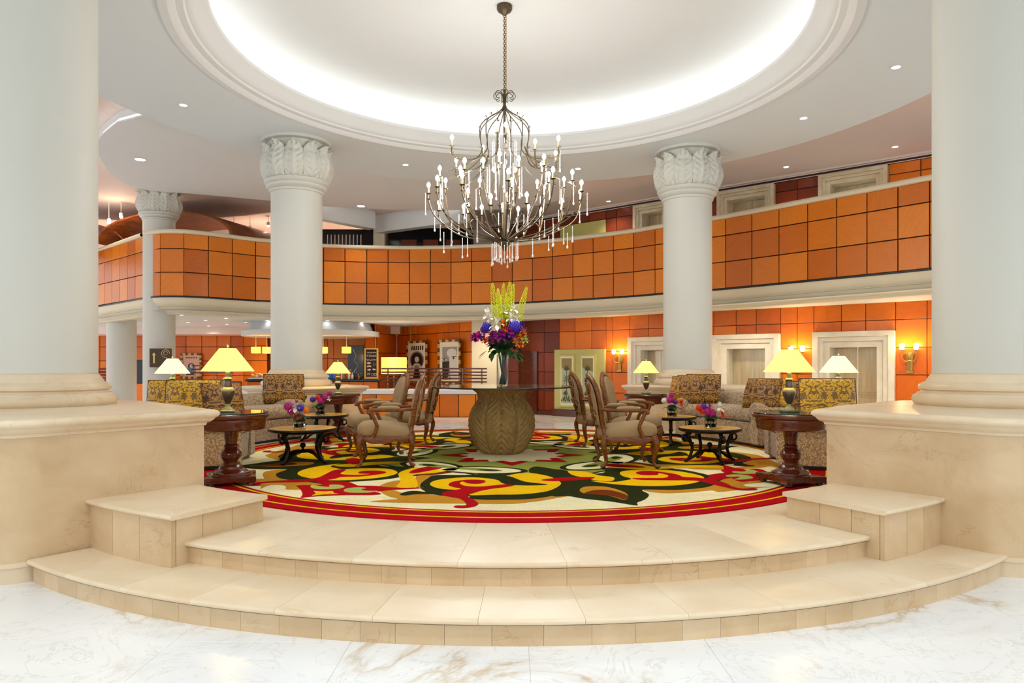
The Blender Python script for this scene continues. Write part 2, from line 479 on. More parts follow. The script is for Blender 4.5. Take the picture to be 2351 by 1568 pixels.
LEDGE = 0.835
def plinth_mesh(poly, z0, parent, inv, base=True):
    prof = [(0, z0), (0, 0.70), (0.015, 0.705), (0.02, 0.725), (0.045, 0.735), (0.065, 0.755), (0.075, 0.77), (0.09, 0.778), (0.1, 0.79), (0.104, 0.803), (0.1, 0.818), (0.088, 0.83), (0.07, LEDGE)]
    mb = MB(); mb.loft([[(*p, z) for p in offset_poly(poly, d)] for d, z in prof[:2]]); mb.xform(inv).build('wall_face', 'marble_tile', parent, True, 30)
    mb = MB(); rings = [[(*p, z) for p in offset_poly(poly, d)] for d, z in prof[1:]]
    mb.loft(rings)
    top = offset_poly(poly, prof[-1][0]); b = len(mb.v); mb.add([(*p, LEDGE) for p in top], [])
    for tr in tessellate_polygon([[Vector((p[0], p[1], 0)) for p in top]]): mb.f.append(tuple(b+i for i in tr)); mb.m.append(0)
    mb.xform(inv).build('ledge', 'marble_cream', parent, True, 35)
    if base:
        mb = MB(); mb.loft([[(*p, z) for p in offset_poly(poly, d)] for d, z in [(0.001, ZL), (0.02, ZL), (0.02, -0.205), (0.03, -0.2), (0.03, -0.185), (0.012, -0.175), (0.001, -0.17)]])
        mb.xform(inv).build('skirting', 'marble_cream', parent, True, 30)

COLS = {}
def build_plinths():
    # front pair: radial wall towards the steps, round corner, then the lobby face
    for sgn, aw, yf, cc, lab in ((-1, 37.9, 4.88, (-4.49, 6.77), 'long cream marble plinth carrying the left front column'),
                            (1, 39.4, 5.06, (4.52, 6.72), 'long cream marble plinth carrying the right front column')):
        A = pol(4.28, sgn*aw); B = pol(4.22, sgn*(aw+8.5))
        F = pol(5.42, sgn*aw)
        pts = [A, B]
        for k in range(9):
            t = math.radians(35+140*k/8); pts.append((cc[0]-sgn*0.85*math.cos(t), cc[1]+0.85*math.sin(t)))
        pts += [(sgn*6.6, 7.6), (sgn*6.6, yf)]
        # rounded corner between the lobby face and the radial wall
        corner = (sgn*3.42, yf) if sgn < 0 else (sgn*3.5, yf)
        p0 = Vector((sgn*(abs(corner[0])+0.30), yf)); p1 = Vector(corner); p2 = Vector(F)
        for k in range(8):
            u = k/7; q = p0*(1-u)**2 + p1*2*u*(1-u) + p2*u*u; pts.append((q.x, q.y))
        if sgn > 0: pass
        area2 = sum(pts[i][0]*pts[(i+1) % len(pts)][1]-pts[(i+1) % len(pts)][0]*pts[i][1] for i in range(len(pts)))
        if area2 < 0: pts.reverse()
        t = thing('marble_plinth', lab, 'plinth', (cc[0], cc[1], ZL)); plinth_mesh(pts, ZL, t, Matrix.Translation((-cc[0], -cc[1], -ZL)))
        COLS['front', sgn] = cc
    for key, cc, a0, a1, lab in (('bl', (-3.91, 12.82), -131, -141.5, 'low cream marble plinth under the left rear column'),
                                 ('br', (3.33, 13.39), 134, 151, 'low cream marble plinth under the right rear column')):
        sg = -1 if a0 < 0 else 1
        pts = [pol(4.62, a0-sg*4)]
        end = -142.5 if sg < 0 else 151.5
        st_ = -126 if sg < 0 else 128
        pts = arcpts(4.55 if sg < 0 else 4.66, st_, end, 8) + arcpts(5.95, end, st_, 8)
        area2 = sum(pts[i][0]*pts[(i+1) % len(pts)][1]-pts[(i+1) % len(pts)][0]*pts[i][1] for i in range(len(pts)))
        if area2 < 0: pts.reverse()
        t = thing('marble_plinth', lab, 'plinth', (cc[0], cc[1], ZL)); plinth_mesh(pts, ZL, t, Matrix.Translation((-cc[0], -cc[1], -ZL)), False)
build_plinths()

ZR, ZU, ZG = 5.25, 5.72, 2.58             # ring ceiling, upper ceiling, ceiling under the balcony
def leaf_mesh(h=0.62):
    """one acanthus leaf: bellied, curling outwards, with a midrib, side veins and a lobed edge; local X tangential, -Y outwards"""
    mb = MB(); NU, NV = 17, 26; rings = []
    for iv in range(NV+1):
        v = iv/NV
        wv = 0.172*(0.80+0.25*math.sin(PI*min(1, v*1.15))) * (1-0.0*v)
        if v > 0.80: wv *= max(0.42, (max(0.0, 1-((v-0.80)/0.205)**2.6))**0.5)
        lobes = 1+0.05*math.sin(v*PI*13)
        out = 0.13*math.sin(PI*min(1, v*1.05))**0.8 - 0.05*v + (0.16*((v-0.7)/0.3)**2 if v > 0.7 else 0)
        row = []
        for iu in range(NU+1):
            u = iu/NU*2-1
            x = u*wv*lobes
            d = out - 0.05*u*u + 0.030*math.exp(-(u/0.10)**2) + 0.015*math.cos(abs(u)*9-v*34)*(1-math.exp(-(u/0.2)**2)) - 0.030*math.exp(-((abs(u)-0.42)/0.12)**2)*max(0, math.sin(v*36))**3
            row.append((x, -d, v*h*(1-0.04*u*u)+0.012*math.cos(u*9)*max(0, v-0.85)*6))
        rings.append(row)
    n = NU+1; vs = [p for r in rings for p in r]
    fs = [(i*n+j, i*n+j+1, (i+1)*n+j+1, (i+1)*n+j) for i in range(NV) for j in range(NU)]
    b = len(vs); vs2 = [(p[0], p[1]+0.035, p[2]) for p in vs]
    fs2 = [tuple(b+i for i in reversed(f)) for f in fs]
    edge = [j for j in range(n)] + [i*n+n-1 for i in range(1, NV+1)] + [NV*n+j for j in range(n-2, -1, -1)] + [i*n for i in range(NV-1, 0, -1)]
    fs3 = [(edge[k], edge[(k+1) % len(edge)], b+edge[(k+1) % len(edge)], b+edge[k]) for k in range(len(edge))]
    mb.add(vs+vs2, fs+fs2+fs3); return mb
LEAF = {}
def column(cc, z0, ztop, R, lab, cap=True, group='white leaf-capital columns around the lounge', basecol='marble_cream', nleaf=11):
    t = thing('column', lab, 'column', (cc[0], cc[1], z0), 0, group)
    H = ztop-z0; k = R/0.45
    if cap: ch = 0.92*k
    else: ch = 0.0
    zc = H-ch
    MB().lathe([(R*1.0, 0.30*k if basecol else 0), (R*1.0, zc)], 64, cap=False).build('shaft', 'plaster_column', t, True)
    if basecol:
        prof = [(0.60, 0), (0.615, 0.02), (0.625, 0.05), (0.615, 0.085), (0.585, 0.10), (0.575, 0.115), (0.55, 0.12), (0.545, 0.14), (0.565, 0.15), (0.57, 0.17), (0.56, 0.195), (0.53, 0.21), (0.505, 0.22), (0.49, 0.25), (0.462, 0.29), (0.44, 0.305)]
        MB().lathe([(r*k, z*k) for r, z in prof], 64).build('base', basecol, t, True)
    if cap:
        capo = MB().lathe([(r*k, zc+z*k) for r, z in [(0.45, -0.03), (0.475, -0.02), (0.48, 0.01), (0.46, 0.03), (0.50, 0.05), (0.53, 0.075), (0.535, 0.10), (0.52, 0.115), (0.555, 0.135), (0.57, 0.165), (0.56, 0.19), (0.46, 0.2), (0.455, 0.4), (0.455, 0.7), (0.50, 0.86), (0.60, 0.87), (0.60, 0.921)]], 64).build('capital', 'plaster_column', t, True)
        if 'm' not in LEAF: LEAF['m'] = None
        for i in range(nleaf):
            a = 2*PI*(i+0.35)/nleaf
            M = Matrix.Rotation(a, 4, 'Z') @ Matrix.Translation((0, -0.530*k, zc+0.19*k)) @ Matrix.Scale(k, 4)
            if LEAF['m'] is None:
                o = leaf_mesh().build('leaf', 'plaster_column', capo, True, 60); LEAF['m'] = o; o.matrix_basis = M
            else: share(LEAF['m'], 'leaf', capo, M)
    return t
column(COLS['front', -1], LEDGE, ZR, 0.45, 'huge white column at the left edge, nearest the viewer', False)
column(COLS['front', 1], LEDGE, ZR, 0.45, 'huge white column at the right edge, nearest the viewer', False)
column((-3.91, 12.82), LEDGE, ZR, 0.45, 'white leaf-capital column behind the left sofa')
column((3.33, 13.39), LEDGE, ZR, 0.45, 'white leaf-capital column behind the right sofa')

def build_ceiling():
    ring = struct('ceiling')
    # flat ring around the dome, over the front lobby too
    pts_in = 4.2
    mb = MB()
    outer = arcpts(6.3, 75, 285, 60)                     # far rim
    poly_out = [(9, -6)] + [(9, 7.8)] + outer + [(-9, 7.8), (-9, -6)]
    # ring with hole: quads between inner circle and the outer outline, split by angle
    N = 144
    def outer_r(a):
        ar = math.radians(a); dx, dy = math.sin(ar), -math.cos(ar)
        if 75 <= (a % 360) <= 285: return 6.3
        best = 1e9
        for (ax, ay, bx, by) in ((9, -6, 9, 12), (-9, -6, -9, 12), (-9, -6, 9, -6)):
            ex, ey = bx-ax, by-ay; den = dx*ey-dy*ex
            if abs(den) < 1e-9: continue
            tt = ((ax-CX0)*ey-(ay-CY0)*ex)/den; ss = ((ax-CX0)*dy-(ay-CY0)*dx)/den
            if tt > 0 and -0.001 <= ss <= 1.001: best = min(best, tt)
        return best
    vs, fs = [], []
    for i in range(N):
        a = 360*i/N
        vs.append((*pol(4.2, a), ZR)); vs.append((*pol(outer_r(a), a), ZR))
    for i in range(N):
        j = (i+1) % N; fs.append((2*i, 2*i+1, 2*j+1, 2*j))
    mb.add(vs, fs); mb.build('ring_soffit', 'plaster_ring', ring, False)
    # drum that closes the ring up to the upper ceiling
    MB().lathe([(6.3, ZR), (6.3, ZU)], 120, (CX0, CY0, 0)).build('rim', 'plaster_white', ring, True)
    # moulding of the dome opening, cove trough and dome
    prof = [(4.24, ZR), (4.24, ZR-0.02), (4.14, ZR-0.03), (4.08, ZR+0.0), (4.06, ZR+0.02), (3.98, ZR+0.03), (3.96, ZR+0.055), (3.93, ZR+0.06), (3.88, ZR+0.10), (3.80, ZR+0.17), (3.74, ZR+0.21), (3.73, ZR+0.25), (3.77, ZR+0.25), (3.80, ZR+0.20), (4.12, ZR+0.19)]
    MB().lathe(prof, 144, (CX0, CY0, 0)).build('dome_moulding', 'plaster_white', ring, True, 30)
    MB().lathe([(4.12, ZR+0.19), (4.12, ZR+0.60), (4.10, ZR+0.67), (4.05, ZR+0.715), (3.97, ZR+0.735)], 144, (CX0, CY0, 0)).build('cove_wall', 'plaster_white', ring, True, 60)
    dome = [(3.97, ZR+0.735), (3.5, ZR+0.74), (2.0, ZR+0.745), (0.0, ZR+0.75)]
    MB().lathe(dome, 144, (CX0, CY0, 0)).build('dome', 'plaster_dome', ring, True, 60)
    # upper ceiling beyond the ring
    up = MB(); ao = arcpts(6.29, 70, 290, 60); q = [(CX0+(p[0]-CX0)*4.4, CY0+(p[1]-CY0)*4.4) for p in ao]
    up.loft([[(*p, ZU) for p in ao], [(*p, ZU) for p in q]], False, False, False)
    o = up.build('ceiling_upper', 'plaster_pink', None, False); o['kind'] = 'structure'
    return ring
RING = build_ceiling()
cv = MB().tube([(*pol(4.03, 360*i/120), ZR+0.225) for i in range(121)], 0.022, 6, False).build('cove_light', 'cove_glow', None, True)
tag(cv, 'hidden ring of white cove light inside the ceiling dome', 'cove light')

def build_dropped_disc():
    z = 5.50
    p = [(-7.0, 12.5), (-8.0, 13.6), (-8.7, 15.0), (-9.1, 16.3), (-8.95, 17.3), (-7.83, 17.75), (-6.3, 18.45), (-5.1, 19.1), (-2.6, 19.55), (0.2, 19.3), (1.6, 17.6), (1.0, 16.2)]
    p = crom(p, 6) + arcpts(6.42, 184, 247, 24)
    a2 = sum(p[i][0]*p[(i+1) % len(p)][1]-p[(i+1) % len(p)][0]*p[i][1] for i in range(len(p)))
    if a2 < 0: p.reverse()
    s = struct('ceiling_disc')
    mb = MB(); mb.prism(p, z, z+0.03); mb.build('disc', 'plaster_white', s, False)
    q = offset_poly(p, -0.04)
    mb = MB(); mb.loft([[(*a, z+0.03) for a in q], [(*a, z+0.09) for a in q]]); mb.build('disc_rim', 'rim_glow', s, True)
    mb = MB(); mb.loft([[(*a, z+0.09) for a in q], [(*a, ZU) for a in q]]); mb.build('disc_neck', 'plaster_white', s, True)
emis('rim_glow', (1,0.98,0.95), 1.6)
build_dropped_disc()

# ---------------------------------------------------------------- curved balcony
BAL = [(150,718),(224.6,702.7),(329.3,685.5),(337,684.0),(367.7,681.6),(422,681.6),(479,684.3),(534,687.8),(587,691.2),(623,692.8),(738.7,698.1),(842.8,699.9),(939.3,700.6),(1035.9,699.9),(1129,698.1),(1180,696.6),(1269,692.3),(1360,687),(1458.6,680.6),(1522.7,675),(1633,666.8),(1725.6,658.5),(1853.8,646),(1990,633),(2143.6,618.0),(2300,601)]
ZB = 2.915
def bal_y(x):
    for (x0, y0), (x1, y1) in zip(BAL, BAL[1:]):
        if x0 <= x <= x1: return y0+(y1-y0)*(x-x0)/(x1-x0)
def bal_p(x): return P(x, bal_y(x), ZB)
BALP_R = crom([P(x, y, ZB) for x, y in BAL[3:]], 4)
BALP_L = [P(150, 718, ZB), P(329.3, 685.5, ZB)]
def wall_panel(parent, p0, p1, z0, z1, mat, gap=0.014, th=0.03, out=0.0, name='panel'):
    a, b = Vector(p0), Vector(p1); d = b-a; L = d.length; ang = math.atan2(d.y, d.x)
    nrm = Vector((d.y, -d.x)).normalized()                 # to the viewer when a is on the left
    c = (a+b)/2 - nrm*(th/2-out)
    mb = MB(); x, y, z = (L-gap)/2, th/2, (z1-z0-gap)/2; q = min(0.006, x*0.3, z*0.3)
    mb.add([(-x,y,-z),(x,y,-z),(x,y,z),(-x,y,z),(-x,-y+q,-z),(x,-y+q,-z),(x,-y+q,z),(-x,-y+q,z),(-x+q,-y,-z+q),(x-q,-y,-z+q),(x-q,-y,z-q),(-x+q,-y,z-q)],
           [(0,1,2,3),(0,4,5,1),(1,5,6,2),(2,6,7,3),(3,7,4,0),(4,8,9,5),(5,9,10,6),(6,10,11,7),(7,11,8,4),(8,11,10,9)])
    return mb.build(name, mat, parent, False, loc=(c.x, c.y, (z0+z1)/2), rz=ang)
def sweep(path, prof, mb=None):           # profile (offset to the viewer side, z) along a plan path drawn left to right
    mb = mb or MB(); rings = []
    for i in range(len(path)):
        a = Vector(path[max(0, i-1)]); b = Vector(path[min(len(path)-1, i+1)]); d = (b-a).normalized(); n = Vector((d.y, -d.x))
        rings.append([(path[i][0]+n.x*o, path[i][1]+n.y*o, z) for o, z in prof])
    mb.loft(rings, False, False, False); return mb
BROWS = [2.937, 3.532, 4.126, 4.505]
def build_balcony():
    b = struct('wall_balcony')
    for path in (BALP_R, BALP_L):
        sweep(path, [(-0.09, 2.90), (-0.09, 4.52)]).build('backing', 'joint_black', b, True)
        sweep(path, [(-0.3, 4.50), (0.05, 4.50), (0.075, 4.515), (0.085, 4.545), (0.075, 4.58), (0.05, 4.60), (-0.3, 4.60), (-0.3, 4.5)]).build('rail_cap', 'plaster_cream', b, True, 50)
        sweep(path, [(-0.02, 2.937), (0.012, 2.937), (0.012, 2.902), (-0.02, 2.902)]).build('reveal_strip', 'black_strip', b, False)
        sweep(path, [(-0.01, 2.902), (-0.012, 2.88), (-0.03, 2.80), (-0.07, 2.725), (-0.10, 2.70), (-0.10, 2.69), (-0.14, 2.685), (-0.15, 2.64), (-0.20, 2.585), (-0.25, 2.56), (-0.25, 2.545), (-0.30, 2.54), (-0.30, 2.50), (-0.5, 2.50), (-0.5, 2.58)]).build('cornice', 'plaster_cream', b, True, 30)
        sweep(path, [(-0.3, 4.6), (-0.3, 3.5), (-0.32, 3.5), (-0.32, 2.9)]).build('inner_face', 'plaster_cream', b, False)
    xr = [337,367.7,422,479,534,587,641,692,743,792,842,891,940,988,1035.5,1082.5,1129,1176,1222,1268,1315,1361.5,1408,1454.5,1503.6,1556,1610,1665.6,1725.6,1788,1853.8,1920.4,1990,2061,2134,2210]
    xl = [190,206,223,239.5,256.8,274.7,292.6,310,328.5]
    for xs in (xr, xl):
        for i in range(len(xs)-1):
            p0, p1 = bal_p(xs[i]), bal_p(xs[i+1])
            for r in range(3):
                wall_panel(b, p0, p1, BROWS[r], BROWS[r+1], 'wood_orange', 0.02)
    # floor of the balcony and ceiling under it
    wl = [(-16, 30), (16, 30), (16, 9)]
    mb = MB(); poly = [p for p in BALP_R] + [(16, 10), (16, 30), (-16, 30), (-16, 22)] + BALP_L[:]
    mb.prism(poly, 2.60, 3.5) if False else None
    o = struct('ceiling_lower')
    mb = MB()
    path = BALP_L + BALP_R
    for i in range(len(path)-1):
        q0, q1 = path[i], path[i+1]
        k = 30.0
        f0 = (q0[0]+(16 if q0[0] > 3 else 0)*0, 30); f1 = (q1[0], 30)
        mb.add([(*q0, ZG), (*q1, ZG), (q1[0]+max(0, q1[0])*0.0, 30, ZG), (q0[0], 30, ZG)], [(0,1,2,3)])
        mb.add([(*q0, 3.5), (*q1, 3.5), (q1[0], 30, 3.5), (q0[0], 30, 3.5)], [(0,1,2,3)])
    e = path[-1]
    for z in (ZG, 3.5): mb.add([(*e, z), (16, e[1], z), (16, 30, z), (e[0], 30, z)], [(0,1,2,3)])
    mb.build('lower_soffit', 'plaster_white', o, False)
build_balcony()

# ---------------------------------------------------------------- lift wall (lower and upper storey in one plane)
WA, WB = Vector((8.61, 15.1)), Vector((2.99, 19.8))
WD = (WB-WA).normalized(); WN = Vector((-WD.y*-1, 0))      # placeholder, set below
WN = Vector((WD.y, -WD.x)); WN = WN if WN.y < 0 else -WN      # to the viewer
def W(x):
    s = (x-CPX)/FPX
    t = (WA.x - s*WA.y)/(s*WD.y - WD.x)
    p = WA+WD*t; return (p.x, p.y)
def WZ(x, y): return ZY(y, W(x)[1])
DOORS = {1: (1868.5, 2056), 2: (1638.5, 1792), 3: (1446, 1562)}
ZDT = 0.5*(WZ(2055, 757.5)+WZ(1640, 770))
def build_lift_wall():
    wr = struct('wall_right')
    a, b = W(1130), W(2400)
    zr = [ZL+0.14, WZ(2135, 924), WZ(2135, 861.2), WZ(2135, 796.8), WZ(2135, 731), ZG+0.02]
    segs = [(1130, DOORS[3][0]), (DOORS[3][1], DOORS[2][0]), (DOORS[2][1], DOORS[1][0]), (DOORS[1][1], 2400)]
    for x0, x1 in segs: sweep([W(x0), W(x1)], [(-0.03, ZL), (-0.03, 3.5)]).build('backing', 'joint_black', wr, False)
    for k in DOORS: sweep([W(DOORS[k][0]), W(DOORS[k][1])], [(-0.03, ZDT), (-0.03, 3.5)]).build('backing', 'joint_black', wr, False)
    for x0, x1 in ((1130, 1458), (1541, 1650), (1780, 1882), (2040, 2400)): sweep([W(x0), W(x1)], [(-0.03, 3.5), (-0.03, ZU)]).build('backing', 'joint_black', wr, False)
    for x0, x1 in ((1458, 1541), (1650, 1780), (1882, 2040)): sweep([W(x0), W(x1)], [(-0.03, 5.58), (-0.03, ZU)]).build('backing', 'joint_black', wr, False)
    sweep([a, b], [(-0.03, ZL), (0.03, ZL), (0.03, ZL+0.12), (0.0, ZL+0.14), (-0.03, ZL+0.14)]).build('skirting', 'wood_mahogany', wr, False)
    xs = [1130, 1160, 1191, 1216,1249,1284,1320,1358,1391,1405,1446,1489,1526,1562,1600,1638.5,1690,1736,1792,1830,1868.5,1931.7,1987.5,2056,2128.5,2205,2290]
    green = (1274, 1392)
    for i in range(len(xs)-1):
        x0, x1 = xs[i], xs[i+1]
        xm = (x0+x1)/2
        dr = next((k for k, v in DOORS.items() if v[0]-1 <= x0 and x1 <= v[1]+1), None)
        for r in range(5):
            z0, z1 = zr[r], zr[r+1]
            if dr:
                if z1 <= ZDT+0.01: continue
                z0 = max(z0, ZDT)
            if xm > 1270 and xm < 1392 and r < 3: continue
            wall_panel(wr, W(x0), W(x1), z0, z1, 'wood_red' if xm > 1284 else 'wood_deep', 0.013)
    # recess behind the green doors
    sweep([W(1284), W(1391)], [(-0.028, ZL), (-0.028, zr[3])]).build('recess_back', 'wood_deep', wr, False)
    # upper storey
    ux = [1130,1160,1191,1240,1285,1316,1352,1391,1415,1458,1500,1541,1596,1650,1780,1830,1882,2040,2114,2190]
    uz = [3.5, 4.35, 4.95, 5.36, 5.60]
    UD = [(1458, 1541), (1650, 1780), (1882, 2040)]
    for i in range(len(ux)-1):
        x0, x1 = ux[i], ux[i+1]; xm = (x0+x1)/2
        if any(v0-1 <= x0 and x1 <= v1+1 for v0, v1 in UD): continue
        for r in range(4):
            if r == 0: continue
            if 1285 < xm < 1391 and r < 3: continue
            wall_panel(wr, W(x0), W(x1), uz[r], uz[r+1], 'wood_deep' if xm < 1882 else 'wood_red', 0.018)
    wall_panel(wr, W(1286), W(1390), 3.5, uz[3]-0.01, 'panel_green', 0.0, 0.03, 0.0, 'green_recess')
    sweep([W(1130), W(2400)], [(0.0, 5.60), (0.03, 5.60), (0.03, 5.68), (0.10, 5.68), (0.10, ZU)]).build('air_slot', 'plaster_pink', wr, False)
    sweep([W(1130), W(2400)], [(0.022, 5.612), (0.034, 5.612), (0.034, 5.655), (0.022, 5.655)]).build('slot_grille', 'joint_black', wr, False)
plain('panel_green', srgb(206,196,112), 0.5)
build_lift_wall()
def wall_frame(mb, o, ox0, ox1, z0, zt, wdt, d0, d1):
    """one step of a door casing in wall coordinates (metres along the wall)"""
    pass
def lift(n, x0, x1, z0, zt, mat, wid, nm):
    A, B = Vector(W(x0)), Vector(W(x1)); d = (B-A); L = d.length; d.normalize(); nrm = Vector((d.y, -d.x))
    ang = math.atan2(d.y, d.x)
    root = bpy.data.objects.new(nm, None); COL.objects.link(root); root['kind'] = 'structure'
    root.location = (A.x, A.y, z0); root.rotation_euler.z = ang; root.empty_display_size = 0.1
    H = zt-z0
    # stepped casing: local x along wall, -y to the viewer
    steps = [(0.0, wid*0.33, 0.10), (wid*0.33, wid*0.62, 0.06), (wid*0.62, wid, 0.015)]
    for (q0, q1, pr) in steps:
        mb = MB()
        for bx in ((q0, q1, 0, H-q0), (L-q1, L-q0, 0, H-q0), (q1, L-q1, H-q1, H-q0)):
            mb.rbox(((bx[0]+bx[1])/2, 0.06-pr/2-0.03, (bx[2]+bx[3])/2), (bx[1]-bx[0]+0.001, pr+0.12, bx[3]-bx[2]+0.001), 0.012)
        mb.build('casing_step', mat, root, False)
    iw = L-2*wid; ih = H-wid; dep = 0.42
    mb = MB(); mb.box((wid-0.01, dep/2, ih/2), (0.02, dep, ih)); mb.box((L-wid+0.01, dep/2, ih/2), (0.02, dep, ih)); mb.box((L/2, dep/2, ih+0.01), (iw, dep, 0.02))
    mb.build('reveal', mat, root, False)
    for s in (0, 1):
        xx = wid+iw*(0.25+0.5*s)
        lf = MB().rbox((xx, dep-0.02, ih/2), (iw/2-0.012, 0.04, ih), 0.008).build('door_leaf', 'lift_door', root, False)
        mb = MB()
        for zz, hh in ((ih*0.44, 0.025), (ih*0.47, 0.018), (ih*0.41, 0.018)): mb.rbox((xx, dep-0.045, zz), (iw/2-0.05, 0.02, hh), 0.008)
        mb.build('rail_moulding', 'lift_door', lf, False)
    return root
for k in (1, 2, 3): lift(k, *DOORS[k], ZL, ZDT, 'travertine_pale', 0.36, 'door_%d' % k)
for k, (x0, x1) in enumerate([(1882, 2040), (1650, 1780), (1458, 1541)]): lift(k, x0, x1, 3.5, 5.58, 'travertine', 0.24, 'door_%d' % (k+4))

# ---------------------------------------------------------------- rear hall under and above the balcony
plain('poster_paper', srgb(236,228,206), 0.6)
plain('poster_grey', srgb(150,150,150), 0.5)
plain('poster_dark', srgb(34,30,32), 0.5)
plain('poster_light', srgb(214,214,214), 0.5)
plain('poster_pink', srgb(226,178,160), 0.6)
plain('poster_blue', srgb(96,118,150), 0.6)
plain('frame_gold', srgb(206,170,84), 0.4)
plain('frame_dark', srgb(96,60,26), 0.4)
plain('counter_black', srgb(20,18,22), 0.15)
plain('shelf_white', srgb(232,232,236), 0.25)
plain('chalk_board', srgb(46,22,20), 0.7)
plain('chalk', srgb(232,220,196), 0.8)
plain('chalk_pink', srgb(220,130,120), 0.8)
plain('plant_dark', srgb(58,52,24), 0.6)
plain('plant_mid', srgb(112,96,44), 0.6)
plain('art_ground', srgb(178,190,160), 0.6)
plain('art_sand', srgb(150,132,82), 0.6)
plain('sign_bronze', srgb(66,46,20), 0.35, metal=0.4)
plain('sign_gold', srgb(214,190,120), 0.4, metal=0.3)
plain('bottle_blue', srgb(40,120,220), 0.15)
plain('bottle_amber', srgb(180,96,24), 0.15)
plain('bottle_clear', srgb(214,224,228), 0.1)
plain('bottle_black', srgb(20,20,24), 0.15)
plain('bread', srgb(206,146,66), 0.7)
plain('lime_door', srgb(196,190,118), 0.5)
wood('wood_vault', srgb(96,42,14), srgb(168,92,36), 0.35, 2.5)

YW = 27.0
def build_rear_hall():
    wb = struct('wall_back')
    xa, xb = -18.0, (548-CPX)*YW/FPX
    MB().box(((xa-4.0)/2, YW+0.08, (ZL+ZU)/2), (-4.0-xa, 0.1, ZU-ZL)).build('backing', 'joint_black', wb, False)
    xs = [-18]; 
    for px in (150,178,206,229,255,282,309,336,364,397,427,463,498,530,560): xs.append((px-CPX)*YW/FPX)
    xs = xs[1:]
    zs = [ZL, 0.25, 0.80, 1.36, 1.90, 2.32]
    for i in range(len(xs)-1):
        for r in range(5): wall_panel(wb, (xs[i], YW), (xs[i+1], YW), zs[r], zs[r+1], 'wood_red', 0.02)
    # return of the wall towards the bar
    pa, pb = (xs[-1], YW), (XY(612, 25.0))
    sweep([pa, pb], [(-0.05, ZL), (-0.05, 2.4)]).build('return_backing', 'joint_black', wb, False)
    for i in range(3):
        u0, u1 = i/3, (i+1)/3
        q0 = (pa[0]+(pb[0]-pa[0])*u0, pa[1]+(pb[1]-pa[1])*u0); q1 = (pa[0]+(pb[0]-pa[0])*u1, pa[1]+(pb[1]-pa[1])*u1)
        for r in range(5): wall_panel(wb, q0, q1, zs[r], zs[r+1], 'wood_red', 0.02)
    # dropped ceiling band in front of the rear wall
    MB().box(((xa-4)/2, YW-0.9, 2.46), (-4-xa, 1.9, 0.28)).build('soffit_band', 'plaster_pink', wb, False)
    # wall behind the bar
    bx = [XY(p, 26.2)[0] for p in (610, 640, 680, 720, 752, 766, 800, 838)]
    sweep([(bx[0], 26.25), (bx[-1]+0.4, 26.25)], [(0, ZL), (0, 2.6)]).build('bar_backing', 'joint_black', wb, False)
    for i in range(len(bx)-1):
        for r, (z0, z1) in enumerate(((ZL, 0.9), (0.9, 1.45), (1.45, 2.3))): wall_panel(wb, (bx[i], 26.2), (bx[i+1], 26.2), z0, z1, 'wood_orange' if i > 3 else 'wood_red', 0.015)
    # angled walls round the poster corner
    q = [XY(838, 24.4), XY(862, 23.6), XY(912, 25.9), XY(1083, 22.25), XY(1100, 21.9)]
    def vwall(a, b, n, zsplit, mat):
        sweep([a, b], [(-0.04, ZL), (-0.04, 2.6)]).build('angle_backing', 'joint_black', wb, False)
        for i in range(n):
            p0 = (a[0]+(b[0]-a[0])*i/n, a[1]+(b[1]-a[1])*i/n); p1 = (a[0]+(b[0]-a[0])*(i+1)/n, a[1]+(b[1]-a[1])*(i+1)/n)
            for r in range(len(zsplit)-1): wall_panel(wb, p0, p1, zsplit[r], zsplit[r+1], mat, 0.018)
    zz = [ZL, 0.2, 0.9, 1.62, 2.28, 2.6]
    vwall(q[0], q[1], 1, zz, 'wood_red'); vwall(q[1], q[2], 2, zz, 'wood_red'); vwall(q[2], q[3], 7, zz, 'wood_red')
    # cream pier right of the posters
    MB().rbox(((XY(1083, 21.5)[0]+XY(1150, 21.5)[0])/2, 21.7, (ZL+ZG)/2), (XY(1150, 21.5)[0]-XY(1083, 21.5)[0], 0.4, ZG-ZL), 0.01).build('pier', 'plaster_cream', wb, False)
    # low wall with white shelf
    lw = struct('wall_low')
    Y0 = 20.5; x0, x1 = XY(470, Y0)[0], XY(1104, Y0)[0]
    MB().box(((x0+x1)/2, Y0+0.13, (ZL+0.36)/2), (x1-x0-0.02, 0.18, 0.36-ZL)).build('backing', 'joint_black', lw, False)
    px = [470, 518, 566, 614, 662, 712, 761, 810, 864, 913, 962, 1009, 1053, 1092, 1104]
    for i in range(len(px)-1): wall_panel(lw, XY(px[i], Y0), XY(px[i+1], Y0), ZL, 0.355, 'wood_orange', 0.02)
    MB().rbox(((x0+x1)/2, Y0+0.3, 0.43), (x1-x0+0.1, 0.75, 0.14), 0.02).build('shelf', 'shelf_white', lw, False)
build_rear_hall()
column((-9.1, 18.2), ZL, ZU-0.01, 0.38, 'far white leaf-capital column rising through the balcony corner', True, None, None)
column((-11.95, 21.6), ZL, ZG, 0.41, 'plain round white column under the balcony at far left', False, None, None)

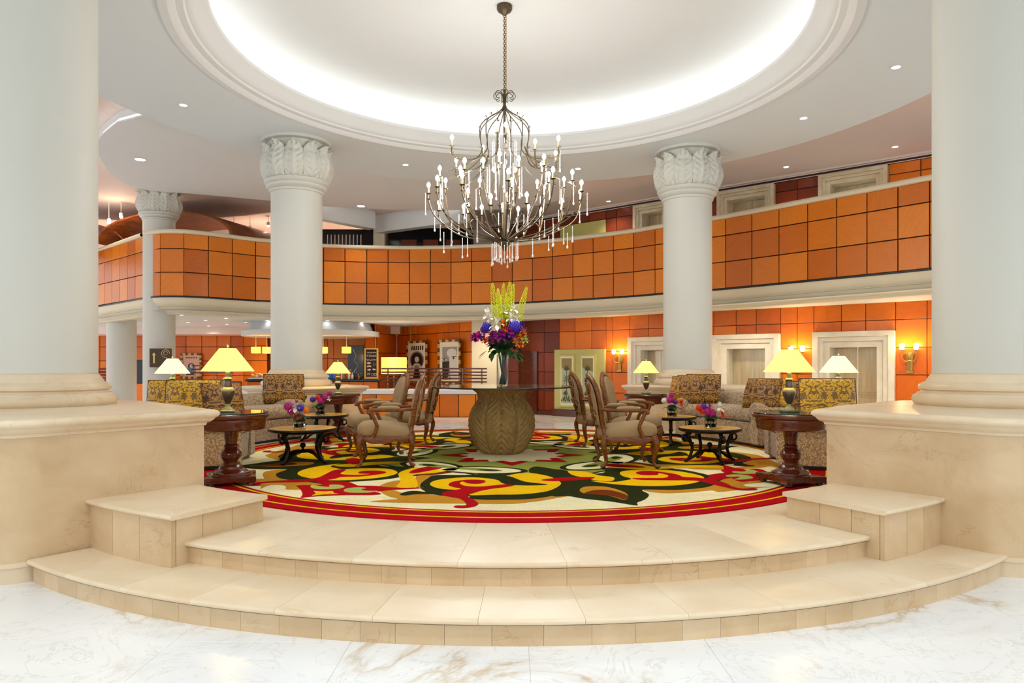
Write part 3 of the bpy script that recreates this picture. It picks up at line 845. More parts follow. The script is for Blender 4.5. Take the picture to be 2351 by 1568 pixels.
def build_bar():
    s = struct('ceiling_bar')
    c = XY(716, 23.4)
    MB().lathe([(2.2, 2.14), (2.2, 2.30), (2.0, 2.31), (1.9, 2.6)], 64, (c[0], c[1], 0)).build('round_soffit', 'plaster_white', s, True, 30)
    MB().lathe([(0, 2.14), (2.2, 2.14)], 64, (c[0], c[1], 0)).build('soffit_face', 'plaster_cream', s, True)
    MB().lathe([(1.2, 2.31), (1.2, 2.58)], 48, (c[0]-0.7, c[1], 0)).build('soffit_drum', 'plaster_white', s, True)
    bar = thing('bar_counter', 'orange wood panelled bar counter with black top', 'bar', (*XY(717, 21.9), ZL))
    L = XY(867, 21.9)[0]-XY(566, 21.9)[0]
    MB().box((0, 0.25, 0.5), (L-0.06, 0.5, 1.0)).build('body', 'joint_black', bar, False)
    n = 9
    for i in range(n):
        wall_panel(bar, (-L/2+L*i/n, -0.01), (-L/2+L*(i+1)/n, -0.01), 0.02, 1.0, 'wood_red', 0.015)
    MB().rbox((0, 0.25, 1.04), (L+0.06, 0.62, 0.07), 0.02).build('top', 'counter_black', bar, False)
    zt = ZL+1.076
    # pendants over the bar
    def pendant(px, Y, lab):
        X = XY(px, Y)[0]; t = thing('pendant_lamp', lab, 'pendant lamp', (X, Y, 1.58), 0, 'amber drum pendants over the bar')
        MB().lathe([(0.14, 0), (0.145, 0.005), (0.145, 0.2), (0.14, 0.205)], 24).build('shade', 'drum_shade', t, True)
        MB().lathe([(0, 0.012), (0.135, 0.012)], 24).build('diffuser', 'lamp_soft', t, True)
        MB().tube([(0, 0, 0.2), (0, 0, 0.56)], 0.008, 6).build('cord', 'lamp_ivory', t, True)
        MB().lathe([(0.0, 0.56), (0.06, 0.555), (0.06, 0.56)], 16).build('canopy', 'lamp_ivory', t, True)
    pendant(587.5, 22.4, 'amber drum pendant lamp nearest the bread display')
    pendant(613, 22.6, 'amber drum pendant lamp just left of the column shaft')
    pendant(742, 22.6, 'amber drum pendant lamp half hidden right of the column shaft')
    pendant(795.5, 22.4, 'amber drum pendant lamp beside the black zigzag board')
    rnd = random.Random(3)
    labs = {'bottle_blue': 'blue glass bottle standing on the bar top', 'bottle_amber': 'amber bottle standing on the bar top', 'bottle_clear': 'clear bottle standing on the bar top', 'bottle_black': 'dark bottle standing on the bar top'}
    src = {}; cnt = {}; ORD = ['leftmost', 'second from left', 'third from left', 'fourth from left', 'fifth from left']
    for px, m, sc in [(747,'bottle_blue',1),(752,'bottle_blue',0.9),(757,'bottle_blue',1.05),(762,'bottle_blue',0.9),(766,'bottle_blue',1),(785,'bottle_clear',0.9),(789,'bottle_amber',1.3),(793,'bottle_amber',1.1),(797,'bottle_amber',1.35),(801,'bottle_clear',1.1),(805,'bottle_amber',1.2),(809,'bottle_clear',0.8),(813,'bottle_black',0.9),(818,'bottle_black',0.8),(823,'bottle_amber',0.6),(829,'bottle_black',0.7)]:
        Y = 22.0+rnd.uniform(-0.05, 0.25); X = XY(px, Y)[0]
        lb = labs[m].replace(' standing on the bar top', ' on the bar top, ')+ORD[cnt.get(m, 0)]+' of its colour'; cnt[m] = cnt.get(m, 0)+1
        if m not in src:
            t = thing('bottle', lb, 'bottle', (X, Y, zt), 0, labs[m].split(' standing')[0]+'s on the bar')
            MB().lathe([(0, 0), (0.034, 0), (0.036, 0.01), (0.036, 0.13), (0.03, 0.16), (0.013, 0.19), (0.012, 0.235), (0, 0.235)], 12).build('glass_body', m, t, True)
            MB().lathe([(0.014, 0.235), (0.014, 0.255), (0, 0.257)], 10).build('cap', 'lamp_ivory', t, True)
            t.scale = (1, 1, sc); src[m] = t
        else:
            d = dup(src[m], (X, Y, zt), 0, lb); d.scale = (1, 1, sc)
    # bread display at the left end of the bar
    tr = thing('pastry_tray', 'white tray stacked with pastries on the bar end', 'tray', (*XY(597, 22.1), zt))
    MB().rbox((0, 0, 0.02), (0.62, 0.3, 0.03), 0.01).build('tray', 'shelf_white', tr, False)
    for i in range(14):
        MB().sphere((-0.25+0.5*rnd.random(), -0.08+0.16*rnd.random(), 0.07+0.09*rnd.random()), (0.055, 0.045, 0.04), 8, 6).build('pastry', 'bread' if i % 3 else 'poster_paper', tr, True)
    # back-bar board and menu board
    b = thing('mirror_board', 'tall black board with a white zigzag line behind the bar', 'board', (*XY(817, 25.6), ZL+1.0))
    MB().rbox((0, 0, 0.62), (0.56, 0.05, 1.2), 0.01).build('board', 'counter_black', b, False)
    MB().tube([(-0.1, -0.03, 1.1), (0.02, -0.03, 0.85), (-0.06, -0.03, 0.68), (0.1, -0.03, 0.5), (-0.04, -0.03, 0.3), (-0.08, -0.03, 0.1)], 0.012, 5).build('zigzag', 'poster_light', b, True)  # white tube standing in for crack-like reflections on the board
    cb = thing('menu_board', 'chalk menu board in a light wood frame on the bar', 'menu board', (*XY(852.5, 22.05), zt), math.radians(4))
    wd, ht = 0.43, 0.97
    MB().box((0, 0.02, ht/2), (wd-0.06, 0.02, ht-0.08)).build('slate', 'chalk_board', cb, False)
    fr = MB()
    for c_, d_ in (((-wd/2+0.025, 0, ht/2), (0.05, 0.05, ht)), ((wd/2-0.025, 0, ht/2), (0.05, 0.05, ht)), ((0, 0, ht-0.025), (wd-0.1, 0.05, 0.05)), ((0, 0, 0.035), (wd-0.1, 0.05, 0.07))): fr.rbox(c_, d_, 0.006)
    fr.build('frame', 'frame_gold', cb, False)
    text('Closed', (0, 0.008, 0.70), 0.10, 'chalk', cb, 'chalk_word'); text('35', (-0.09, 0.008, 0.13), 0.10, 'chalk', cb, 'chalk_number')
    rc = random.Random(21)
    for zz, x0, x1, am in ((0.83, -0.13, 0.15, 0.022), (0.60, -0.15, 0.15, 0.024), (0.50, -0.14, -0.02, 0.03), (0.40, -0.14, 0.0, 0.03), (0.29, -0.12, -0.02, 0.03), (0.30, 0.04, 0.14, 0.02)):   # lines too small to read
        MB().tube([(x0+(x1-x0)*u/24, 0.006, zz+am*math.sin(u*1.7)+rc.uniform(-0.012, 0.012)) for u in range(25)], 0.006, 4).build('chalk_scribble', 'chalk', cb, True)
    for cxx, czz, m in ((0.09, 0.46, 'chalk_pink'), (0.03, 0.14, 'chalk_pink'), (0.12, 0.14, 'chalk')):
        MB().tube([(cxx+0.045*math.cos(u*0.55)*(1-0.03*u), 0.006, czz+0.04*math.sin(u*0.55)) for u in range(16)], 0.006, 4).build('chalk_doodle', m, cb, True)
def text(tx, loc, size, mat, parent, name, rz=0.0, ext=0.0015, align='CENTER'):
    cu = bpy.data.curves.new('txt', 'FONT'); cu.body = tx; cu.size = size; cu.align_x = align; cu.extrude = ext; cu.resolution_u = 3
    ob = bpy.data.objects.new('txt', cu); COL.objects.link(ob)
    dg = bpy.context.evaluated_depsgraph_get(); me = bpy.data.meshes.new_from_object(ob.evaluated_get(dg))
    bpy.data.objects.remove(ob); me.materials.clear(); me.materials.append(MATS[mat])
    o = bpy.data.objects.new(name, me); COL.objects.link(o); o.parent = parent; o.location = loc; o.rotation_euler = (PI/2, 0, rz); return o
build_bar()

def framed(name, lab, cat, p0, p1, zb, zt, build, stripes=True, paper='poster_paper', group=None):
    a, b = Vector(p0), Vector(p1); d = b-a; L = d.length; ang = math.atan2(d.y, d.x); m = (a+b)/2
    t = thing(name, lab, cat, (m.x, m.y, zb), ang, group); H = zt-zb; fw = 0.075
    MB().box((0, 0.02, H/2), (L-0.04, 0.02, H-0.04)).build('print', paper, t, False)
    fr = t
    k = 0
    for s in (-1, 1):                                   # striped frame: short alternating blocks
        n = 11
        for i in range(n):
            MB().rbox((s*(L/2-fw/2), 0, (i+0.5)*H/n), (fw, 0.05, H/n), 0.004).build('frame_block', 'frame_gold' if i % 2 else 'frame_dark', fr, False)
        n = 6
        for i in range(n):
            MB().rbox((-L/2+fw+(i+0.5)*(L-2*fw)/n, 0, H/2+s*(H/2-fw/2)), ((L-2*fw)/n, 0.05, fw), 0.004).build('frame_block', 'frame_gold' if i % 2 == 0 else 'frame_dark', fr, False)
    build(t, L-2*fw, H, fw); return t
def flat(t, pts, mat, y, name='ink'):
    mb = MB(); n = len(pts); mb.add([(p[0], y, p[1]) for p in pts], [])
    for tr in tessellate_polygon([[Vector((p[0], p[1], 0)) for p in pts]]): mb.f.append(tr); mb.m.append(0)
    return mb.build(name, mat, t, False)
def ell(cx, cz, rx, rz, n=20, a0=0, a1=2*PI): return [(cx+rx*math.cos(a0+(a1-a0)*i/n), cz+rz*math.sin(a0+(a1-a0)*i/n)) for i in range(n)]
def poster_figure(t, L, H, fw):
    for i in range(6): flat(t, [(-L*0.32+i*L*0.12, H*0.78), (-L*0.25+i*L*0.12, H*0.78), (-L*0.23+i*L*0.12, H*0.88), (-L*0.30+i*L*0.12, H*0.88)], 'poster_dark', 0.008)
    flat(t, ell(0, H*0.55, L*0.40, H*0.21), 'poster_grey', 0.0085); flat(t, ell(0.0, H*0.53, L*0.34, H*0.2), 'poster_dark', 0.008)
    flat(t, ell(0, H*0.56, L*0.12, H*0.07), 'poster_light', 0.006)
    flat(t, [(-L*0.12, H*0.47), (L*0.12, H*0.47), (L*0.36, H*0.33), (L*0.3, H*0.26), (L*0.2, H*0.08), (-L*0.2, H*0.08), (-L*0.3, H*0.26), (-L*0.38, H*0.33)], 'poster_light', 0.007)
    flat(t, [(-L*0.09, H*0.40), (L*0.09, H*0.40), (L*0.22, H*0.1), (-L*0.22, H*0.1)], 'poster_dark', 0.006)
    flat(t, ell(0, H*0.40, L*0.14, H*0.03), 'poster_grey', 0.005)
def poster_eyes(t, L, H, fw):
    x0, x1, z0, z1 = -L*0.36, L*0.40, H*0.10, H*0.84
    flat(t, [(x0, z0), (x1, z0), (x1, z1), (x0, z1)], 'poster_grey', 0.009)
    flat(t, ell(L*0.12, H*0.70, L*0.25, H*0.10), 'poster_light', 0.0085)
    flat(t, [(L*0.0, H*0.62), (x1, H*0.66), (x1, z0), (L*0.08, z0), (L*0.02, H*0.4)], 'poster_light', 0.008)
    flat(t, [(x0, H*0.5), (L*0.0, H*0.52), (-L*0.02, H*0.3), (-L*0.1, z0), (x0, z0)], 'poster_dark', 0.0082)
    for cx, cz, sc in ((L*0.22, H*0.585, 1.0), (-L*0.26, H*0.55, 0.8)):
        flat(t, ell(cx, cz, L*0.15*sc, H*0.028*sc), 'poster_light', 0.0065); flat(t, ell(cx, cz, L*0.05*sc, H*0.026*sc), 'poster_dark', 0.005)
        flat(t, [(cx-L*0.17*sc, cz+H*0.02), (cx, cz+H*0.05*sc), (cx+L*0.17*sc, cz+H*0.035), (cx+L*0.15*sc, cz+H*0.02), (cx, cz+H*0.03*sc)], 'poster_dark', 0.006)
def poster_dog(t, L, H, fw):
    flat(t, ell(0, H*0.48, L*0.2, H*0.13), 'poster_dark', 0.008); flat(t, [(-L*0.3, H*0.2), (L*0.3, H*0.2), (L*0.2, H*0.45), (-L*0.2, H*0.45)], 'poster_blue', 0.007)
    flat(t, ell(0, H*0.5, L*0.1, H*0.07), 'poster_light', 0.006); flat(t, [(-L*0.3, H*0.14), (L*0.2, H*0.14), (L*0.1, H*0.24), (-L*0.3, H*0.24)], 'poster_dark', 0.0055)
    for i in range(7): flat(t, [(-L*0.33+i*L*0.1, H*0.8), (-L*0.26+i*L*0.1, H*0.8), (-L*0.26+i*L*0.1, H*0.85), (-L*0.33+i*L*0.1, H*0.85)], 'frame_dark', 0.008)
def vpt(px):                                             # on the poster wall, a step in front
    a, b = Vector(XY(912, 25.9)), Vector(XY(1083, 22.25)); s = (px-CPX)/FPX; d = b-a
    n = Vector((d.y, -d.x)).normalized(); a = a+n*0.16
    u = (a.x-s*a.y)/(s*d.y-d.x); p = a+d*u; return (p.x, p.y)
p = framed('framed_poster', 'framed black and white poster of a seated figure, left of the pair', 'poster', vpt(934), vpt(980), ZY(880, 24.4), ZY(783, 24.8), poster_figure)
p = framed('framed_poster', 'framed grey poster of a pair of staring eyes', 'poster', vpt(1006), vpt(1057), ZY(882, 23.1), ZY(780.5, 23.3), poster_eyes)
framed('framed_poster', 'pink poster in a striped frame on the rear wall, behind the pale lamp', 'poster', XY(415, 26.9), XY(463, 26.9), ZY(869, 26.9), ZY(811, 26.9), poster_dog, True, 'poster_pink')
for px, lab in ((943, 'thin hanging wire above the seated-figure poster'), (1014, 'thin hanging wire above the staring-eyes poster')):
    q = vpt(px); o = MB().tube([(q[0], q[1], ZY(783, 24.4)), (q[0], q[1], 2.58)], 0.012, 5).build('picture_wire', 'bronze', None, True); tag(o, lab, 'wire')

def build_railing(x0, x1, Y, zs, posts, lab, th=0.035):
    a = XY(x0, Y); b = XY(x1, Y); t = thing('railing', lab, 'railing', (a[0], Y, 0.4))
    for z in zs: MB().rbox(((b[0]-a[0])/2, 0, z-0.4), (b[0]-a[0], 0.05, th*1.2), 0.006).build('rail', 'wood_mahogany', t, False)
    for px in posts: MB().tube([(XY(px, Y)[0]-a[0], 0.04, 0.10), (XY(px, Y)[0]-a[0], 0.04, zs[0]-0.4)], 0.022, 8).build('post', 'bronze', t, True)
build_railing(876, 1118, 20.75, [1.10, 0.998, 0.905, 0.81, 0.71, 0.59], (890, 998, 1062, 1106), 'brown wooden slat railing in front of the framed posters')
build_railing(440, 535, 24.0, [1.18, 1.06, 0.94], (446, 490, 530), 'brown wooden slat railing behind the big front left lamp')
lv = thing('louvre_screen', 'dark red wooden louvre screen beside the far left column', 'screen', (*XY(236, 24.5), ZL))
for i in range(13): MB().box((0, 0, 0.12+i*0.105), (0.62, 0.09, 0.035), 0, 0.5).build('slat', 'wood_deep', lv, False)
for s in (-1, 1): MB().rbox((s*0.33, 0.02, 0.72), (0.05, 0.1, 1.44), 0.008).build('stile', 'wood_mahogany', lv, False)
tv = thing('television', 'black flat screen behind the far left columns', 'television', (*XY(320, 24.8), 0.55))
MB().rbox((0, 0, 0.42), (0.8, 0.06, 0.84), 0.015).build('screen', 'counter_black', tv, False)
MB().rbox((0, 0.1, -0.38), (0.9, 0.4, 0.75), 0.02).build('cabinet', 'wood_red', tv, False)
# settee backs and armchair in the bar lounge
st = thing('lounge_bench', 'dark brown wooden bench back in front of the bar lounge', 'bench', (*XY(500, 22.6), ZL))
MB().rbox((0, 0, 0.5), (1.5, 0.14, 1.0), 0.03).build('backrest', 'wood_mahogany', st, False)
MB().rbox((0, 0.3, 0.22), (1.5, 0.55, 0.44), 0.03).build('seat', 'wood_mahogany', st, False)
# big box lamp
bl = thing('drum_lamp', 'big square amber lamp shade glowing behind the railing', 'lamp', (*XY(904.5, 22.6), 0.43))
MB().lathe([(0.41, 0.49), (0.41, 1.02), (0.40, 1.02), (0.40, 0.49)], 40, sy=0.5).build('shade', 'drum_shade', bl, True)
MB().lathe([(0, 1.0), (0.4, 1.0)], 40, sy=0.5).build('diffuser', 'lamp_soft', bl, True)
MB().lathe([(0.14, 0), (0.14, 0.03), (0.03, 0.05), (0.03, 0.55)], 20).build('stand', 'bronze', bl, True)
# way-finding sign on the far column
sg = thing('arrow_sign', 'dark bronze sign with a pale upward arrow on far column', 'sign', (*XY(369, 17.68), ZY(843, 17.7)))
sw, sh = 0.55, 0.47
MB().rbox((0, 0, sh/2), (sw, 0.02, sh), 0.006).build('plate', 'sign_bronze', sg, False)
mb = MB(); mb.prism([(-0.02, 0), (0.02, 0), (0.02, 0.20), (0.05, 0.20), (0, 0.27), (-0.05, 0.20), (-0.02, 0.20)], 0, 0.008); mb.xform(Matrix.Translation((-0.16, -0.011, 0.1)) @ Matrix.Rotation(PI/2, 4, 'X')).build('arrow', 'sign_gold', sg, False)
MB().tube([(0.13+0.10*math.cos(a/10*PI*1.6), -0.016, 0.34+0.10*math.sin(a/10*PI*1.6)) for a in range(11)], 0.008, 6).build('emblem', 'sign_gold', sg, True)
MB().tube([(0.13+0.05*math.cos(a/10*PI*1.9), -0.016, 0.35+0.05*math.sin(a/10*PI*1.9)) for a in range(11)], 0.007, 6).build('emblem', 'sign_gold', sg, True)

# green double doors with painted plants, and the dark service door, both set in the lift wall
def on_wall(x0, x1): 
    A, B = Vector(W(x0)), Vector(W(x1)); d = B-A; return A, B, d.length, math.atan2(d.y, d.x)
def green_doors():
    A, B, L, ang = on_wall(1276, 1391)
    root = bpy.data.objects.new('door_8', None); COL.objects.link(root); root['kind'] = 'structure'; root.location = (A.x, A.y, ZL); root.rotation_euler.z = ang
    zt = ZY(802, 20.6)-ZL; zb = 0.2
    MB().rbox((L/2, -0.05, zb/2), (L+0.1, 0.2, zb), 0.01).build('plinth', 'wood_mahogany', root, False)
    MB().rbox((L/2, -0.02, zb+(zt-zb)/2), (L, 0.10, zt-zb), 0.01).build('surround', 'lime_door', root, False)
    for s in (0, 1):
        cx = L*(0.27+0.42*s); w_, h_ = L*0.31, (zt-zb)*0.88; cz = zb+(zt-zb)*0.48
        leaf = MB().rbox((cx, -0.085, cz), (w_, 0.03, h_), 0.012).build('door_panel', 'panel_green', root, False)
        MB().box((cx, -0.104, cz), (w_*0.80, 0.008, h_*0.92)).build('mount', 'poster_paper', leaf, False)
        art = MB().box((cx, -0.110, cz), (w_*0.68, 0.006, h_*0.85)).build('painting', 'art_ground', leaf, False)
        aw, ah, ax, az = w_*0.68, h_*0.85, cx, cz
        flat(leaf, [(ax-aw/2, az+ah/2), (ax+aw/2, az+ah/2), (ax+aw/2, az+ah*0.2), (ax-aw/2, az+ah*0.3)], 'art_sand', -0.1135)
        def lf(x, z, dx, dz, wd, m, yy):
            nx, nz = -dz, dx; l = math.hypot(dx, dz); nx, nz = nx/l*wd, nz/l*wd
            flat(leaf, [(x, z), (x+dx*0.5+nx, z+dz*0.5+nz), (x+dx, z+dz), (x+dx*0.5-nx, z+dz*0.5-nz)], m, yy)
        for cxx, czz, sc, up in ((ax, az+ah*0.22, 1.0, True), (ax, az+ah*0.03, 1.1, False), (ax-aw*0.1, az-ah*0.32, 0.8, True)):
            for i in range(9):
                a = math.radians(20+140*i/8) if up else math.radians(-40+260*i/8)
                lf(cxx, czz, aw*0.42*sc*math.cos(a), aw*0.55*sc*math.sin(a)-(0 if up else aw*0.06), aw*0.035, 'plant_dark' if i % 2 else 'plant_mid', -0.1145-0.0003*i)
        flat(leaf, [(ax-0.012, az-ah*0.4), (ax+0.012, az-ah*0.4), (ax+0.01, az+ah*0.25), (ax-0.01, az+ah*0.25)], 'plant_dark', -0.1142)
        for i in range(8): lf(ax-aw*0.45+aw*0.9*i/7, az-ah*0.48, 0.0+0.02*(i % 3-1), ah*(0.08+0.06*(i % 3)), aw*0.06, 'plant_dark', -0.1144-0.0002*i)
    A, B, L, ang = on_wall(1192, 1235)
    root = bpy.data.objects.new('door_7', None); COL.objects.link(root); root['kind'] = 'structure'; root.location = (A.x, A.y, ZL); root.rotation_euler.z = ang
    zt = ZY(806, 21.8)-ZL
    MB().rbox((L/2, -0.015, zt/2), (L-0.12, 0.04, zt-0.06), 0.01).build('door_leaf', 'wood_mahogany', root, False)
    mb = MB(); mb.rbox((0.03, -0.02, zt/2), (0.06, 0.07, zt), 0.008); mb.rbox((L-0.03, -0.02, zt/2), (0.06, 0.07, zt), 0.008); mb.rbox((L/2, -0.02, zt-0.03), (L-0.12, 0.07, 0.06), 0.008)
    mb.build('casing', 'wood_mahogany', root, False)
green_doors()

# upper storey behind the balcony on the left
def build_upper_left():
    s = struct('wall_upper')
    MB().box((-8.5, 23.6, (3.5+ZU)/2), (17.6, 0.1, ZU-3.5)).build('plaster', 'plaster_pink', s, False)
    # pale beams
    wall_panel(s, XY(735, 19.2), XY(862, 20.7), 5.2, ZU, 'plaster_white', 0.0, 0.3, 0.0, 'beam')
    wall_panel(s, XY(860, 21.3), XY(1056, 19.6), 5.2, ZU, 'plaster_white', 0.0, 0.3, 0.0, 'beam')
    MB().box((XY(872, 21.6)[0], 21.6, 4.5), (0.34, 0.3, 2.1)).build('beam_post', 'plaster_cream', s, False)
    sc = thing('slatted_screen', 'black screen with pale vertical slats above the balcony rail', 'screen', (XY(798, 21.9)[0], 21.9, 3.5))
    MB().rbox((0, 0.05, 0.95), (1.75, 0.06, 1.95), 0.01).build('panel', 'counter_black', sc, False)
    for i in range(10): MB().tube([(-0.62+i*0.115, 0.0, 0.2), (-0.62+i*0.115, 0.0, 1.75)], 0.016, 6).build('slat', 'plaster_pink', sc, True)
    sd = thing('dark_cabinet', 'black panelled unit with brown doors above the balcony rail', 'cabinet', (XY(985, 21.9)[0], 21.9, 3.5))
    MB().rbox((0, 0.06, 0.98), (2.75, 0.08, 1.96), 0.01).build('frame', 'counter_black', sd, False)
    for i, x in enumerate((-0.62, 0.05, 0.75)): MB().rbox((x, 0.0, 0.85), (0.46, 0.05, 1.5), 0.01).build('door', 'wood_deep', sd, False)
    v = struct('ceiling_vault')
    def vault(cx, cy, wd, zc, rise, ln, tilt):
        mb = MB(); N = 22; R0, R1 = [], []
        for i in range(N+1):
            a = PI*i/N
            x, z = wd*math.cos(a), rise*math.sin(a)
            R0.append((x, 0, z)); R1.append((x, ln, z))
        R2 = [(p[0]*0.96, 0, p[2]*0.94) for p in R0]; R3 = [(p[0]*0.96, ln, p[2]*0.94) for p in R0]
        mb.loft([R0, R1], False, False, False); mb.loft([R2, R3], False, False, False); mb.loft([R0, R2], False, False, False)
        mb.xform(Matrix.Translation((cx, cy, zc)) @ Matrix.Rotation(tilt, 4, 'Z')).build('vault_shell', 'wood_vault', v, True)
    vault(-9.6, 19.3, 2.3, 4.65, 0.78, 2.6, math.radians(-16))
    vault(-12.0, 20.0, 1.0, 4.5, 0.72, 2.2, math.radians(12))
    vault(-13.3, 19.6, 0.9, 4.4, 0.6, 2.2, math.radians(12))
build_upper_left()

# ================================================================ THE LOUNGE
# ---------------------------------------------------------------- round rug with its scroll pattern
for nm, c in (('rug_cream', (244,232,184)), ('rug_tan', (200,140,40)), ('rug_yellow', (246,194,12)), ('rug_dark', (42,46,16)), ('rug_green', (150,154,68)), ('rug_lime', (176,186,96)), ('rug_red', (178,8,20)), ('rug_deepred', (140,10,16)), ('rug_brown', (116,50,10))):
    t = NT(nm); v = t.world(); n = t.noise(v, 60, 3, 0.6); n2 = t.noise(v, 3.0, 3, 0.6)
    k = t.mix(1.0, t.ramp(n.outputs[0], [(0.3, (0.86,0.86,0.86)), (0.7, (1.04,1.04,1.04))]), t.ramp(n2.outputs[0], [(0.3, (0.9,0.9,0.9)), (0.7, (1.03,1.03,1.03))]), 'MULTIPLY')
    t.col(t.mix(1.0, srgb(*c), k, 'MULTIPLY')); t.set(rough=0.95, spec=0.05)
RUGM = ['rug_cream', 'rug_tan', 'rug_yellow', 'rug_dark', 'rug_green', 'rug_lime', 'rug_red', 'rug_deepred', 'rug_brown']
def z7(pts): return [P(560+x/3.792, 1040+y/3.792, 0) for x, y in pts]
def z8(pts): return [P(1140+x/3.407, 1040+y/3.407, 0) for x, y in pts]
def build_rug():
    rug = thing('round_rug', 'round cream rug with red border and green, yellow and red scrolls', 'rug', (CX0, CY0, 0))
    mb = MB(); RO = 3.97
    mb.mi = 6; mb.lathe([(3.57, 0.012), (RO-0.01, 0.012), (RO, 0.008), (RO, 0.0)], 160)
    mb.mi = 0; mb.lathe([(0, 0.012), (3.57, 0.012)], 160)
    mb.build('pile', RUGM, rug, False)
    line = MB(); 
    for a, b in ((3.612, 3.645), (3.82, 3.85)): line.lathe([(a, 0.0128), (b, 0.0128)], 160)
    line.build('border_line', 'rug_yellow', rug, False, kind='stuff')
    quarter = []                            # (layer, material, plan polygon relative to the centre)
    def sh(layer, mat, pts, smooth=True):
        q = [(p[0]-CX0, p[1]-CY0) for p in pts]
        if smooth: q = crom(q, 4, True)
        quarter.append((layer, mat, q))
    T, Y_, D, G, LM, R_, B_, C_ = 1, 2, 3, 4, 5, 6, 8, 0
    # inner light green field, scalloped
    # right scroll of the pair
    sh(2, T, z8([(1145,300),(1300,325),(1500,318),(1700,300),(1840,285),(1740,255),(1500,285),(1300,290)]))
    sh(2, T, z8([(1760,215),(1900,172),(2030,212),(2085,240),(1950,252),(1890,282),(1800,265),(1735,232)]))
    sh(3, D, z8([(255,158),(300,115),(430,132),(560,150),(600,180),(830,165),(850,140),(960,128),(1200,122),(1440,138),(1600,168),(1720,195),(1800,183),(1900,198),(1790,212),(1725,240),(1690,265),(1600,285),(1400,300),(1145,298),(1192,335),(1165,372),(1100,400),(1092,422),(900,392),(680,368),(560,348),(430,345),(420,250)]))
    sh(4, Y_, z8([(965,165),(1010,148),(1180,137),(1380,147),(1550,175),(1625,205),(1560,242),(1400,265),(1200,270),(1000,262),(830,245),(740,228),(905,237),(1000,226),(1055,212),(985,190)]))
    sh(4, Y_, z8([(560,150),(690,155),(800,185),(905,198),(922,215),(890,232),(780,226),(700,205),(600,185)]))
    sh(5, R_, z8([(1088,165),(1140,152),(1240,153),(1400,175),(1460,197),(1560,203),(1700,220),(1800,250),(1850,275),(1930,290),(2010,286),(2042,295),(2000,303),(1900,302),(1800,282),(1690,257),(1560,229),(1350,225),(1130,222),(1060,208),(1180,206),(1310,205),(1345,190),(1320,178),(1268,168),(1262,181),(1200,185),(1125,181)]))
    sh(5, T, z8([(650,300),(700,275),(850,275),(980,310),(1028,345),(1000,382),(900,352),(760,332),(680,327)]))
    sh(6, B_, z8([(690,330),(780,302),(900,306),(1022,345),(1000,378),(900,350)]))
    sh(6, R_, z8([(355,220),(500,204),(740,199),(762,208),(700,219),(480,232),(380,229)]))
    # left scroll of the pair
    c7 = lambda p: (560+p[0]/3.792, 1040+p[1]/3.792); c8 = lambda p: (1140+p[0]/3.407, 1040+p[1]/3.407)
    def mixp(a, b): return [P(*c7(p), 0) for p in a] + [P(*c8(p), 0) for p in b]
    sh(1, T, mixp([(1150,440),(1230,420),(1340,412),(1250,385),(1190,340),(1300,335),(1400,362),(1600,372),(1700,380),(2100,400)], [(250,360),(420,340),(565,345),(420,372),(250,397),(0,410)]))
    sh(3, D, mixp([(2250,160),(2000,200),(1680,203),(1600,233),(1540,280),(1540,320),(1580,350),(1500,342),(1420,347),(1358,372),(1400,383),(1500,372),(1640,372),(1730,384),(1950,386),(1970,410),(2100,420)], [(0,378),(250,372),(430,347),(505,310),(525,262),(500,228),(380,180),(230,165),(100,170)]))
    sh(4, Y_, mixp([(1620,287),(1650,257),(1750,237),(1950,223),(2150,236),(2270,262)], [(40,200),(220,165),(400,190),(490,232),(497,262),(400,310),(200,335),(0,338)]) + z7([(1960,380),(2050,340),(1800,332),(1680,317)]))
    sh(5, R_, z7([(1780,290),(1820,262),(1950,245),(2080,248),(2102,265),(2050,281),(1960,279),(1905,262),(1880,277),(1930,300),(2050,305),(2160,296),(2290,284),(2380,286),(2300,308),(2150,327),(2030,352),(1962,372),(1955,396),(2000,420),(2042,455),(2000,482),(1900,494),(1828,486),(1850,472),(1930,470),(1928,445),(1880,412),(1800,396),(1728,380),(1740,355),(1830,336),(1890,325),(1820,310)]))
    sh(6, D, z8([(0,195),(100,193),(220,235),(402,258),(250,266),(80,257),(20,230)]))
    # red crest between the pairs
    sh(1, T, z7([(700,225),(1000,205),(1340,190),(1350,222),(1000,258),(780,252)]))
    sh(2, Y_, z7([(690,232),(1000,212),(1340,195),(1348,215),(1000,235),(760,250)]))
    sh(1, T, z7([(130,235),(400,225),(600,238),(540,270),(450,290),(240,290),(140,324),(150,300),(95,245)]))
    sh(3, R_, z7([(462,295),(590,290),(682,290),(640,270),(613,247),(640,230),(700,233),(730,250),(800,260),(900,262),(970,285),(1000,296),(1150,298),(1230,308),(1400,315),(1565,312),(1500,323),(1300,333),(1180,346),(1065,341),(1160,354),(1190,371),(1100,379),(900,379),(700,386),(560,396),(493,405),(510,375),(500,340),(475,315)]))
    sh(4, LM, z7([(578,306),(600,290),(660,301),(740,308),(748,290),(830,289),(878,305),(830,323),(720,329),(620,325)]))
    sh(4, LM, z7([(868,340),(900,320),(1000,311),(1064,318),(1020,331),(1070,342),(1162,344),(1080,359),(940,359),(890,352)]))
    sh(4, Y_, z7([(610,345),(690,348),(770,345),(785,362),(822,370),(690,375),(590,386),(625,366)]))
    # brown leaf with yellow hook
    sh(2, B_, z7([(1235,187),(1270,155),(1400,125),(1600,113),(1780,123),(1912,145),(1850,172),(1700,196),(1500,212),(1340,203),(1250,196)]))
    sh(3, Y_, z7([(1345,190),(1400,160),(1550,125),(1720,114),(1792,130),(1760,166),(1650,186),(1480,201),(1500,240),(1512,280),(1490,312),(1330,310),(1362,260),(1350,215)]))
